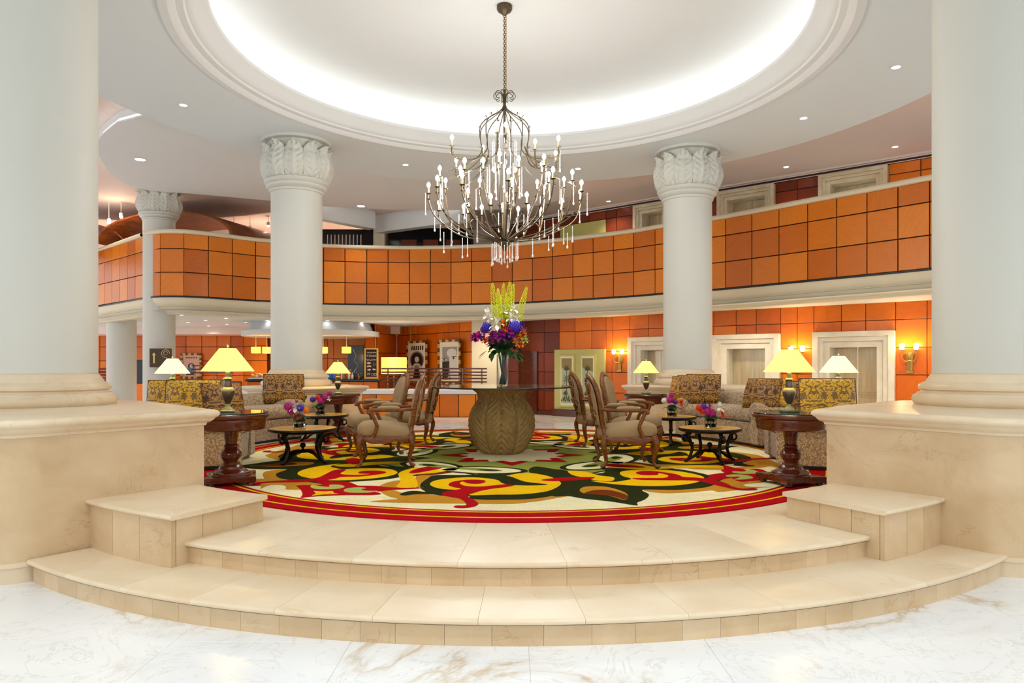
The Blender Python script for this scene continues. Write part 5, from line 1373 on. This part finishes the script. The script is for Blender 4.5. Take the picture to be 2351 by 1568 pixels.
def build_lamp(shade='lamp_shade'):
    t = thing('table_lamp', '', 'table lamp', (0,0,0), 0, 'table lamps with cone shades')
    MB().rbox((0, 0, 0.0125), (0.135, 0.135, 0.025), 0.004).build('base', 'green_glaze', t, False)
    MB().lathe([(0.055, 0.025), (0.05, 0.04), (0.03, 0.055), (0.018, 0.07), (0.016, 0.085)], 24).build('foot', 'lamp_collar', t, True)
    MB().lathe([(0.016, 0.085), (0.022, 0.09), (0.04, 0.12), (0.06, 0.17), (0.066, 0.205), (0.064, 0.225), (0.056, 0.232)], 28).build('urn', 'lamp_body', t, True)
    MB().lathe([(0.066, 0.212), (0.068, 0.218), (0.064, 0.236), (0.05, 0.25), (0.038, 0.256)], 28).build('collar', 'lamp_collar', t, True)
    MB().lathe([(0.036, 0.254), (0.040, 0.275), (0.034, 0.31), (0.036, 0.325), (0.028, 0.33)], 24).build('neck', 'lamp_body', t, True)
    MB().lathe([(0.028, 0.33), (0.048, 0.335), (0.046, 0.343), (0.022, 0.355), (0.02, 0.375), (0.024, 0.385), (0.02, 0.41), (0.006, 0.42), (0.006, 0.56)], 24).build('upper_neck', 'green_glaze', t, True)
    MB().lathe([(0.255, 0.415), (0.252, 0.42), (0.082, 0.645), (0.08, 0.647), (0.078, 0.643), (0.248, 0.42), (0.252, 0.415)], 48).build('shade', shade, t, True)
    MB().lathe([(0, 0.59), (0.05, 0.6), (0.07, 0.642)], 24).build('diffuser', 'lamp_soft', t, True)
    MB().lathe([(0.004, 0.64), (0.004, 0.665), (0.012, 0.672), (0.008, 0.69), (0, 0.695)], 12).build('finial', 'brass', t, True)
    MB().sphere((0, 0, 0.49), (0.025, 0.025, 0.04), 10, 8).build('bulb', 'lamp_soft', t, True)
    return t
et = build_end_table(); lp = build_lamp(); lp2 = None
TABS = [((-2.86, 7.18, 0.017), 0.35, 'lamp table in front of the left sofa, beside the plinth', (-2.88, 7.15), 1.0, 'biggest table lamp on the left, on the lamp table by the plinth'),
        ((2.83, 7.16, 0.017), 0.3, 'lamp table in front of the right sofa, beside the plinth', (2.80, 7.13), 0.98, 'biggest table lamp on the right, on the lamp table by the plinth'),
        ((-2.99, 12.15, 0.0005), 0.2, 'small lamp table before the left rear plinth', (-2.99, 12.12), 0.84, 'small table lamp before the left rear plinth'),
        ((2.30, 12.15, 0.0005), 0.2, 'small lamp table before the right rear plinth', (2.30, 12.1), 0.86, 'small table lamp before the right rear plinth'),
        ((-4.75, 9.95, 0.0005), 0.0, 'lamp table behind the left sofas, mostly hidden', (-4.74, 9.85), 0.9, 'pale table lamp behind the gold cushions on the left'),
        ((4.28, 9.68, 0.0005), 0.0, 'lamp table between the two right sofas', (4.36, 9.42), 0.95, 'pale table lamp behind the gold cushions on the right')]
for i, (l, r, lab, lxy, s, lab2) in enumerate(TABS):
    o = et if i == 0 else dup(et, l, r, lab)
    o.location = l; o.rotation_euler.z = r; o['label'] = lab
    q = lp if i == 0 else dup(lp, (0,0,0), 0, lab2)
    q.location = (lxy[0], lxy[1], l[2]+0.7205); q['label'] = lab2; q.scale = (s, s, s*(1.0 if i < 2 else 1.0)); q.rotation_euler.z = r
    if i >= 4:
        for chd in q.children:
            if chd.name.startswith('shade'): chd.data = chd.data.copy(); chd.data.materials[0] = MATS['lamp_shade_pale']
    point('table_lamp_light', (lxy[0], lxy[1], l[2]+0.72+0.565*s), 9 if i < 2 else 6, (1.0, 0.78, 0.42), 0.09)

# ---------------------------------------------------------------- curved sofas
def build_sofa(a0, a1, r0, lab, z0=0.017):
    am = (a0+a1)/2; c = pol(r0+0.42, am); t = thing('curved_sofa', lab, 'sofa', (c[0], c[1], z0), 0, 'curved patterned sofas')
    inv = Matrix.Translation((-c[0], -c[1], 0)); sg = 1 if a1 > a0 else -1; n = 22
    ar = math.degrees(0.24/(r0+0.4))*sg
    def swp(prof, b0, b1, name, mat='fabric_sofa'):
        mb = MB(); mb.loft([[(*pol(r0+r, b0+(b1-b0)*i/n), z) for r, z in prof] for i in range(n+1)], True, True); mb.xform(inv); return mb.build(name, mat, t, True, 50)
    swp([(0.03, 0.04), (0.02, 0.06), (0.0, 0.35), (0.86, 0.35), (0.86, 0.04)], a0, a1, 'base')
    swp([(0.05, 0.0), (0.05, 0.04), (0.80, 0.04), (0.80, 0.0)], a0, a1, 'plinth', 'black_strip')
    swp([(0.02, 0.362), (-0.02, 0.39), (-0.035, 0.45), (-0.02, 0.52), (0.03, 0.555), (0.3, 0.57), (0.62, 0.555), (0.62, 0.362)], a0+ar, a1-ar, 'seat_cushion')
    swp([(0.56, 0.36), (0.56, 0.55), (0.575, 0.66), (0.61, 0.725), (0.68, 0.75), (0.78, 0.745), (0.84, 0.70), (0.86, 0.60), (0.86, 0.36)], a0, a1, 'backrest')
    for b, s in ((a0, 1), (a1, -1)):
        d0, d1 = pol(r0-0.02, b+s*ar*0.5), pol(r0+0.72, b+s*ar*0.5)
        u = Vector(d1)-Vector(d0); ang = math.atan2(u.y, u.x); L = u.length
        M = Matrix.Translation((d0[0]-c[0], d0[1]-c[1], 0)) @ Matrix.Rotation(ang, 4, 'Z')
        mb = MB(); N = 20; R = 0.135
        mb.loft([[(x, rr_*R*math.cos(2*PI*i/N), 0.515+rr_*R*math.sin(2*PI*i/N)) for i in range(N)] for x, rr_ in ((-0.012, 0.75), (-0.004, 0.93), (0.012, 1.0), (L*0.5, 1.0), (L, 0.9))], True, True)
        mb.xform(M); arm = mb.build('arm', 'fabric_sofa', t, True, 50)
        mb = MB(); mb.rbox((L/2, 0, 0.225), (L, 0.19, 0.37), 0.015); mb.xform(M); mb.build('arm_panel', 'fabric_sofa', arm, False)
    return t
build_sofa(-69, -87, 3.38, 'curved sofa behind the left front lamp table, under the gold cushions')
build_sofa(69, 87, 3.32, 'curved sofa behind the right front lamp table, under the gold cushions')
build_sofa(-101, -123, 4.1, 'curved sofa farther back on the left, behind the coffee tables', 0.0005)
build_sofa(101.5, 131, 3.62, 'curved sofa farther back on the right, behind the coffee tables')

# ---------------------------------------------------------------- cushions
def build_cushion(mat):
    t = thing('cushion', '', 'cushion', (0,0,0), 0, 'damask cushions on the sofas')
    n = 18; w_, th = 0.255, 0.10; rows = []
    mb = MB()
    for side in (1, -1):
        vs = []
        for i in range(n+1):
            for j in range(n+1):
                u, v = i/n*2-1, j/n*2-1
                pin = 1-0.05*(1-abs(v))*abs(u)**3; pin2 = 1-0.05*(1-abs(u))*abs(v)**3
                x, z = u*w_*pin2*1.0, v*w_*pin
                y = side*th*((1-u**4)*(1-v**4))**0.5*(0.75+0.25*(1-u*u)*(1-v*v))
                vs.append((x, y, z+w_))
        mb.add(vs, [(i*(n+1)+j, i*(n+1)+j+1, (i+1)*(n+1)+j+1, (i+1)*(n+1)+j) for i in range(n) for j in range(n)])
    mb.build('cover', mat, t, True, 80)
    e = []
    for i in range(n): e.append((-1+2*i/n, -1))
    for i in range(n): e.append((1, -1+2*i/n))
    for i in range(n): e.append((1-2*i/n, 1))
    for i in range(n+1): e.append((-1, 1-2*i/n))
    MB().tube([(u*w_*(1-0.05*(1-abs(u))*abs(v)**3), 0, v*w_*(1-0.05*(1-abs(v))*abs(u)**3)+w_) for u, v in e], 0.006, 6, False).build('piping', 'pillow_piping', t, True)
    return t
cg = build_cushion('damask_gold'); cb_ = build_cushion('damask_brown')
# (frame x, depth, kind, turn about z, lean, base z, scale, label)
CU = [(440, 8.35, 'g', 8, -10, 0.58, 1.08, 'brightly lit gold damask cushion just above the left plinth'),
      (386, 8.62, 'g', -6, -6, 0.60, 1.0, 'shaded gold damask cushion behind the lit one on the left'),
      (470, 8.75, 'b', 4, -8, 0.60, 1.0, 'brown damask cushion at the back of the left cushion group'),
      (518, 8.45, 'b', 52, -14, 0.58, 1.0, 'brown damask cushion turned sideways beside the left front lamp'),
      (644, 11.70, 'b', 12, -12, 0.575, 1.1, 'brown damask cushion alone on the left rear sofa'),
      (662, 11.95, 'b', 30, -10, 0.575, 1.08, 'brown damask cushion tucked behind the one on the left rear sofa'),
      (1612, 11.60, 'b', -28, -12, 0.575, 1.1, 'brown damask cushion facing out at the far end of the right rear sofa'),
      (1582, 11.70, 'b', -46, -10, 0.575, 1.05, 'brown damask cushion standing edgeways, second from the right rear column'),
      (1563, 11.80, 'b', -56, -10, 0.575, 1.0, 'brown damask cushion standing edgeways nearest the right rear column'),
      (1776, 10.22, 'g', -34, -12, 0.575, 1.0, 'gold brown damask cushion facing out at the near end of right rear sofa'),
      (1750, 10.30, 'b', -58, -16, 0.575, 1.0, 'brown damask cushion leaning in the middle of the near right trio'),
      (1733, 10.38, 'b', -64, -16, 0.575, 1.0, 'brown damask cushion leaning leftmost of the near right trio'),
      (1872, 8.72, 'b', -4, -6, 0.585, 1.0, 'brown damask cushion behind the lit one on the right'),
      (1903, 8.32, 'g', -7, -10, 0.58, 1.12, 'brightly lit gold damask cushion just above the right plinth')]
used = {}
for (px, Y, kd, rz, lean, z, s, lab) in CU:
    src = cg if kd == 'g' else cb_; X = XY(px, Y)[0]
    o = src if kd not in used else dup(src, (0,0,0), 0, lab); used[kd] = 1
    o.location = (X, Y, z); o.rotation_euler = (math.radians(lean), 0, math.radians(rz)); o['label'] = lab; o.scale = (s*(1.12 if Y < 9 and abs(rz) < 20 else 1.0), s, s*(0.84 if Y < 9 else 0.88))

# ---------------------------------------------------------------- chandelier
emis('bulb_glow', (1.0, 0.98, 0.95), 16.0)
plain('chandelier_metal', srgb(84,72,50), 0.4, metal=0.6)
plain('candle_sleeve', srgb(226,210,160), 0.5)
def build_chandelier():
    cx, cy = -0.10, 9.4
    t = thing('chandelier', 'large bronze branch chandelier with candle bulbs and crystal strands', 'chandelier', (cx, cy, 5.985))
    Z = lambda z: z-5.985
    Zy = lambda y: 1.22+(837-y)*9.4/1620-5.985
    MB().lathe([(0, 0.02), (0.10, 0.02), (0.105, -0.03), (0.09, -0.06), (0.05, -0.085), (0.025, -0.11), (0, -0.12)], 32).build('canopy', 'chandelier_metal', t, True)
    ch_ = MB(); zt_, zb_ = -0.11, Zy(212); n = 34
    for i in range(n):
        z = zt_+(zb_-zt_)*(i+0.5)/n; a = (i % 2)*PI/2; hl = (zt_-zb_)/n*0.72
        ch_.tube([(0.016*math.cos(u)*math.cos(a), 0.016*math.cos(u)*math.sin(a), z+hl*math.sin(u)) for u in [2*PI*k/10 for k in range(11)]], 0.0045, 5, False)
    ch_.build('chain', 'chandelier_metal', t, True, kind='stuff')
    MB().tube([(0.022, 0, -0.1), (0.022, 0, zb_)], 0.006, 6).build('cable', 'brass', t, True)
    MB().lathe([(0.012, Zy(205)), (0.02, Zy(215)), (0.016, Zy(240)), (0.03, Zy(246)), (0.03, Zy(250)), (0.016, Zy(256)), (0.016, Zy(545)), (0.05, Zy(550)), (0.075, Zy(556)), (0.07, Zy(562)), (0.035, Zy(568)), (0.02, Zy(575)), (0, Zy(578))], 20).build('stem', 'chandelier_metal', t, True)
    for k in range(10):                     # scrolls of the crown
        a = 2*PI*k/10; pts = []
        for i in range(20):
            u = i/19; th = -0.3+u*5.6; rr_ = 0.075*(1-0.55*u); r = 0.095+rr_*math.cos(PI-th)*1.0; z = Zy(222)+rr_*math.sin(th)*1.0
            pts.append((r*math.cos(a), r*math.sin(a), z))
        pts = [(0.012*math.cos(a), 0.012*math.sin(a), Zy(243))]+pts
        MB().tube(pts, 0.005, 5).build('crown_scroll', 'chandelier_metal', t, True)
    def sprig(mb, p, a):
        p = Vector(p)
        for s in (-0.7, 0.8): 
            d = Vector((math.cos(a+s), math.sin(a+s), 0.5)).normalized(); petal(mb, p, d, 0.05, 0.018, 0.2)
    for k in range(12):                     # cage rods
        a = 2*PI*(k+0.5)/12; ca, sa = math.cos(a), math.sin(a)
        prof = [(0.03, Zy(250)), (0.11, Zy(262)), (0.24, Zy(276)), (0.325, Zy(293)), (0.335, Zy(318)), (0.31, Zy(340)), (0.33, Zy(358)), (0.46, Zy(378)), (0.62, Zy(392)), (0.78, Zy(402))]
        pts = crom([(r*ca, r*sa, z) for r, z in prof], 4); mb = MB(); mb.tube(pts, 0.007, 5)
        sprig(mb, (0.24*ca, 0.24*sa, Zy(274)), a); sprig(mb, (0.33*ca, 0.33*sa, Zy(300)), a); sprig(mb, (0.32*ca, 0.32*sa, Zy(346)), a)
        mb.build('cage_rod', 'chandelier_metal', t, True)
    rnd = random.Random(5)
    arms = []
    for (n, r, zc, a0) in ((12, 1.03, Zy(458), 0.1), (10, 0.90, Zy(425), 0.33), (9, 0.62, Zy(412), 0.05), (6, 0.50, Zy(490), 0.2), (6, 0.78, Zy(360), 0.5), (3, 0.42, Zy(338), 0.3)):
        for k in range(n):
            arms.append((r*rnd.uniform(0.95, 1.04), zc+rnd.uniform(-0.05, 0.05), a0+2*PI*k/n+rnd.uniform(-0.08, 0.08)))
    cand = bulb = None
    for (r, zc, a) in arms:
        ca, sa = math.cos(a), math.sin(a); mb = MB()
        if zc < Zy(380):
            prof = [(0.04, Zy(554)), (0.25*r, Zy(548)), (0.62*r, Zy(530)-0.02*r), (0.90*r, Zy(505) if zc > Zy(480) else zc-0.10), (1.0*r, zc-0.09 if zc > Zy(480) else zc-0.05), (r, zc)]
            if r < 0.7: prof = [(0.04, Zy(554)), (0.22*r, Zy(545)), (0.55*r, Zy(520)), (0.82*r, (Zy(520)+zc)/2), (0.97*r, zc-0.12), (r, zc)]
        else:
            prof = [(0.31, Zy(345)), (0.4, Zy(372)), (0.6*r+0.2, Zy(380)), (r, zc-0.1), (r, zc)]
        mb.tube(crom([(q*ca, q*sa, z) for q, z in prof], 4), [0.0085]*(4*(len(prof)-1)+1), 5)
        mb.lathe([(0.006, -0.01), (0.03, 0.0), (0.034, 0.006), (0.008, 0.004)], 10, (r*ca, r*sa, zc))
        m = prof[len(prof)//2]; sprig(mb, (m[0]*ca, m[0]*sa, m[1]), a); m = prof[-2]; sprig(mb, (m[0]*ca, m[0]*sa, m[1]), a+1)
        arm = mb.build('arm', 'chandelier_metal', t, True, 60)
        if cand is None:
            cand = MB().lathe([(0.011, 0), (0.011, 0.075), (0, 0.075)], 8).build('candle', 'candle_sleeve', arm, True)
            bulb = MB().lathe([(0.008, 0.0), (0.019, 0.014), (0.025, 0.032), (0.021, 0.052), (0.007, 0.072), (0, 0.076)], 10).build('bulb', 'bulb_glow', arm, True)
            cand.location = (r*ca, r*sa, zc+0.004); bulb.location = (r*ca, r*sa, zc+0.08)
        else:
            share(cand, 'candle', arm, None, (r*ca, r*sa, zc+0.004)); share(bulb, 'bulb', arm, None, (r*ca, r*sa, zc+0.08))
    # crystal strands
    meshes = []
    for n in (8, 12, 17):
        prof = []
        for i in range(n): prof += [(0.0025, -i*0.02), (0.0085, -i*0.02-0.008), (0.0025, -i*0.02-0.016)]
        e = -n*0.02; prof += [(0.003, e), (0.014, e-0.035), (0.012, e-0.05), (0, e-0.058)]
        meshes.append(prof)
    src = {}
    def strand(x, y, z, k):
        if k not in src: src[k] = MB().lathe(meshes[k], 6).build('crystal_strand', 'crystal', t, True, 80); src[k].location = (x, y, z)
        else: share(src[k], 'crystal_strand', t, None, (x, y, z))
    for (r, zc, a) in arms:
        if r > 0.8 or rnd.random() < 0.5:
            q = r*rnd.uniform(0.96, 1.06); strand(q*math.cos(a+0.06), q*math.sin(a+0.06), zc-0.005, rnd.choice((0, 1, 1)))
        if r > 0.8:
            q = r*0.86; strand(q*math.cos(a+0.13), q*math.sin(a+0.13), Zy(520)-0.02+rnd.uniform(-0.03, 0.02), rnd.choice((0, 0, 1)))
    for k in range(14): a = 2*PI*k/14; strand(0.17*math.cos(a), 0.17*math.sin(a), Zy(561), rnd.choice((0, 0, 1)))
    for k in range(8): a = 2*PI*k/8; strand(0.1*math.cos(a), 0.1*math.sin(a), Zy(565), 0)
    for k in range(12):
        a = 2*PI*k/12
        for j in range(2): strand((0.16+0.07*j)*math.cos(a), (0.16+0.07*j)*math.sin(a), Zy(325)-0.34*j, 2)
    for k in range(8):
        a = 2*PI*k/8; point('chandelier_light', (cx+0.85*math.cos(a), cy+0.85*math.sin(a), 3.62), 22, (1.0, 0.96, 0.92), 0.12)
    point('chandelier_light', (cx, cy, 4.25), 3, (1.0, 0.97, 0.94), 0.2)
build_chandelier()

# ---------------------------------------------------------------- wall sconces
def build_sconce(px, py, lab):
    A, B, L, ang = on_wall(px-10, px+10); q = W(px); z = WZ(px, py)
    t = thing('wall_sconce', lab, 'wall sconce', (q[0], q[1], z), ang, 'gilt twin-candle wall sconces')
    MB().lathe([(0, -0.34), (0.05, -0.34), (0.055, -0.3), (0.06, -0.1), (0.085, 0.02), (0.07, 0.05), (0, 0.06)], 16, (0, -0.02, 0), sy=0.5).build('backplate', 'brass', t, True)
    MB().rbox((0, -0.02, -0.36), (0.13, 0.04, 0.07), 0.01).build('bracket', 'brass', t, False)
    for s in (-1, 1):
        arm = MB(); arm.tube(crom([(0, -0.05, -0.12), (s*0.07, -0.08, -0.14), (s*0.13, -0.1, -0.08), (s*0.14, -0.1, 0.02), (s*0.135, -0.1, 0.09)], 4), 0.014, 7)
        arm.tube([(s*(0.115+0.03*math.cos(u*0.6)), -0.1, 0.03+0.03*math.sin(u*0.6)) for u in range(9)], 0.008, 5); arm.lathe([(0.01, 0.085), (0.055, 0.1), (0.06, 0.108), (0.01, 0.104)], 14, (s*0.135, -0.1, 0))
        arm = arm.build('arm', 'brass', t, True, 60)
        MB().lathe([(0.034, 0.108), (0.05, 0.16), (0.048, 0.235), (0.042, 0.24), (0.04, 0.16), (0.03, 0.112)], 16, (s*0.135, -0.1, 0)).build('glass_shade', 'sconce_glow', arm, True)
        b = Vector((s*0.135, -0.16, 0.2)); M = Matrix.Translation(t.location) @ Matrix.Rotation(ang, 4, 'Z'); p_ = M @ b
        point('sconce_light', p_, 11, (1.0, 0.72, 0.32), 0.05)
emis('sconce_glow', (1.0, 0.92, 0.66), 9.0)
build_sconce(1423, 822, 'gilt twin-light sconce beside the green plant doors')
build_sconce(1832, 818, 'gilt twin-light sconce between the two right-hand lifts, behind lamp')
build_sconce(2089, 815, 'gilt twin-light sconce beside the right front column')

# ---------------------------------------------------------------- room lamps
def downlight(loc, lab, r=0.06, power=18, grp='recessed ceiling downlights', mat='lamp_white', ang=120, light=True, col=(1.0, 0.93, 0.82)):
    t = thing('downlight', lab, 'downlight', loc, 0, grp)
    MB().lathe([(r*0.98, 0.01), (r*1.0, -0.004), (r*1.22, -0.006), (r*1.26, 0.0)], 20).build('trim_ring', 'plaster_white', t, True)
    MB().lathe([(0, -0.002), (r, -0.002)], 20).build('lens', mat, t, True)
    if light: spot('downlight_beam', (loc[0], loc[1], loc[2]-0.03), power, col, ang, 0.9, r)
for px, py, z, lab, pw in ((421, 241, ZR, 'bright downlight in the ring ceiling left of the dome', 60), (1845, 271, ZR, 'downlight in the ring ceiling above the right rear column', 60), (2057, 154, ZR, 'downlight in the ring ceiling beside the right front column', 60),
                           (931, 378, ZR, 'small downlight left of the chandelier', 60), (1327, 387, ZR, 'small downlight right of the chandelier', 60),
                           (1805, 383, ZU, 'downlight above the middle upper door', 70), (2055, 337, ZU, 'downlight above the right upper door', 70), (1397, 462, ZU, 'downlight above the left upper door', 70)):
    q = P(px, py, z); downlight((q[0], q[1], z-0.002), lab, 0.055, pw)
for px, py, lab in ((322, 366, 'oval downlight in the dropped ceiling disc at far left'), (829, 473, 'oval downlight in the dropped ceiling disc beside the rear column')):
    q = P(px, py, 5.5); downlight((q[0], q[1], 5.498), lab, 0.1, 70)
ORDW = ['first', 'second', 'third', 'fourth', 'fifth', 'sixth', 'seventh', 'eighth', 'ninth', 'tenth', 'eleventh', 'twelfth']
low = [(417, 723), (431, 740), (472, 735), (479, 748), (519, 730), (521, 744), (564, 740), (562, 752), (613, 735), (752, 735), (831, 740)]
low.sort()
for i, (px, py) in enumerate(low):
    q = P(px, py, ZG); downlight((q[0], q[1], ZG-0.004), 'tiny downlight in the bar lounge ceiling, %s from the left' % ORDW[i], 0.05, 60, 'downlights under the balcony', 'lamp_white', 140, i in (0, 3, 5))
for i, (px, py) in enumerate(((250, 511), (278, 498), (537, 540), (574, 528), (616, 518))):
    Y = 19.4 if i < 2 else 21.5; z = ZY(py, Y); t = thing('spotlight', ['tiny bright spotlight leftmost above the far balcony', 'tiny bright spotlight right of the leftmost one', 'bright star-like spotlight just over the balcony rail', 'tiny spotlight between two brighter ones over the rail', 'bright star-like spotlight beside the left rear column'][i], 'spotlight', (XY(px, Y)[0], Y, z), 0, 'spotlights above the far balcony')
    MB().sphere((0, 0, 0), 0.04, 10, 8).build('lens', 'lamp_white', t, True)
    MB().lathe([(0.05, 0.0), (0.05, 0.1), (0.02, 0.12), (0.008, 0.13), (0.008, ZU-z)], 12).build('housing', 'plaster_white', t, True)
    if i in (1, 3): point('spotlight_glow', (XY(px, Y)[0], Y-0.2, z-0.2), 18, (1.0, 0.72, 0.5), 0.1)
# added fill spots under the balcony, without fixtures, hidden by the cornice
for (x, y) in ((7.9, 13.75), (5.2, 16.35), (2.6, 18.35), (9.6, 12.2)): spot('soffit_fill', (x, y, ZG-0.03), 110, (1.0, 0.86, 0.64), 155, 0.9, 0.08)
for (x, y) in ((-3.4, 21.0), (-12.5, 23.0), (-9.8, 24.0), (-0.6, 20.6)): spot('soffit_fill', (x, y, ZG-0.03), 95, (1.0, 0.84, 0.62), 150, 0.9, 0.08)
for (x, y) in ((-7.6, 22.4), (-12.6, 22.6), (-4.5, 22.6)): spot('gallery_fill', (x, y, 4.0), 90, (1.0, 0.72, 0.52), 150, 0.9, 0.15, (PI, 0, 0))  # added upward spots, to brighten the dark gallery wall and ceiling
for px in (587.5, 613, 742, 795.5): q = XY(px, 22.4); point('pendant_light', (q[0], q[1], 1.5), 7, (1.0, 0.62, 0.25), 0.06)
q = XY(904.5, 22.6); point('drum_lamp_light', (q[0], q[1]-0.35, 1.3), 8, (1.0, 0.65, 0.25), 0.15)
# added fill spots above the frame, to brighten the lobby floor
for i, (x, y) in enumerate(((-3.6, 2.6), (-1.2, 2.0), (1.2, 2.0), (3.6, 2.6))): spot('lobby_fill', (x, y, ZR-0.05), 150, (0.93, 0.97, 1.0), 125, 0.9, 0.09)
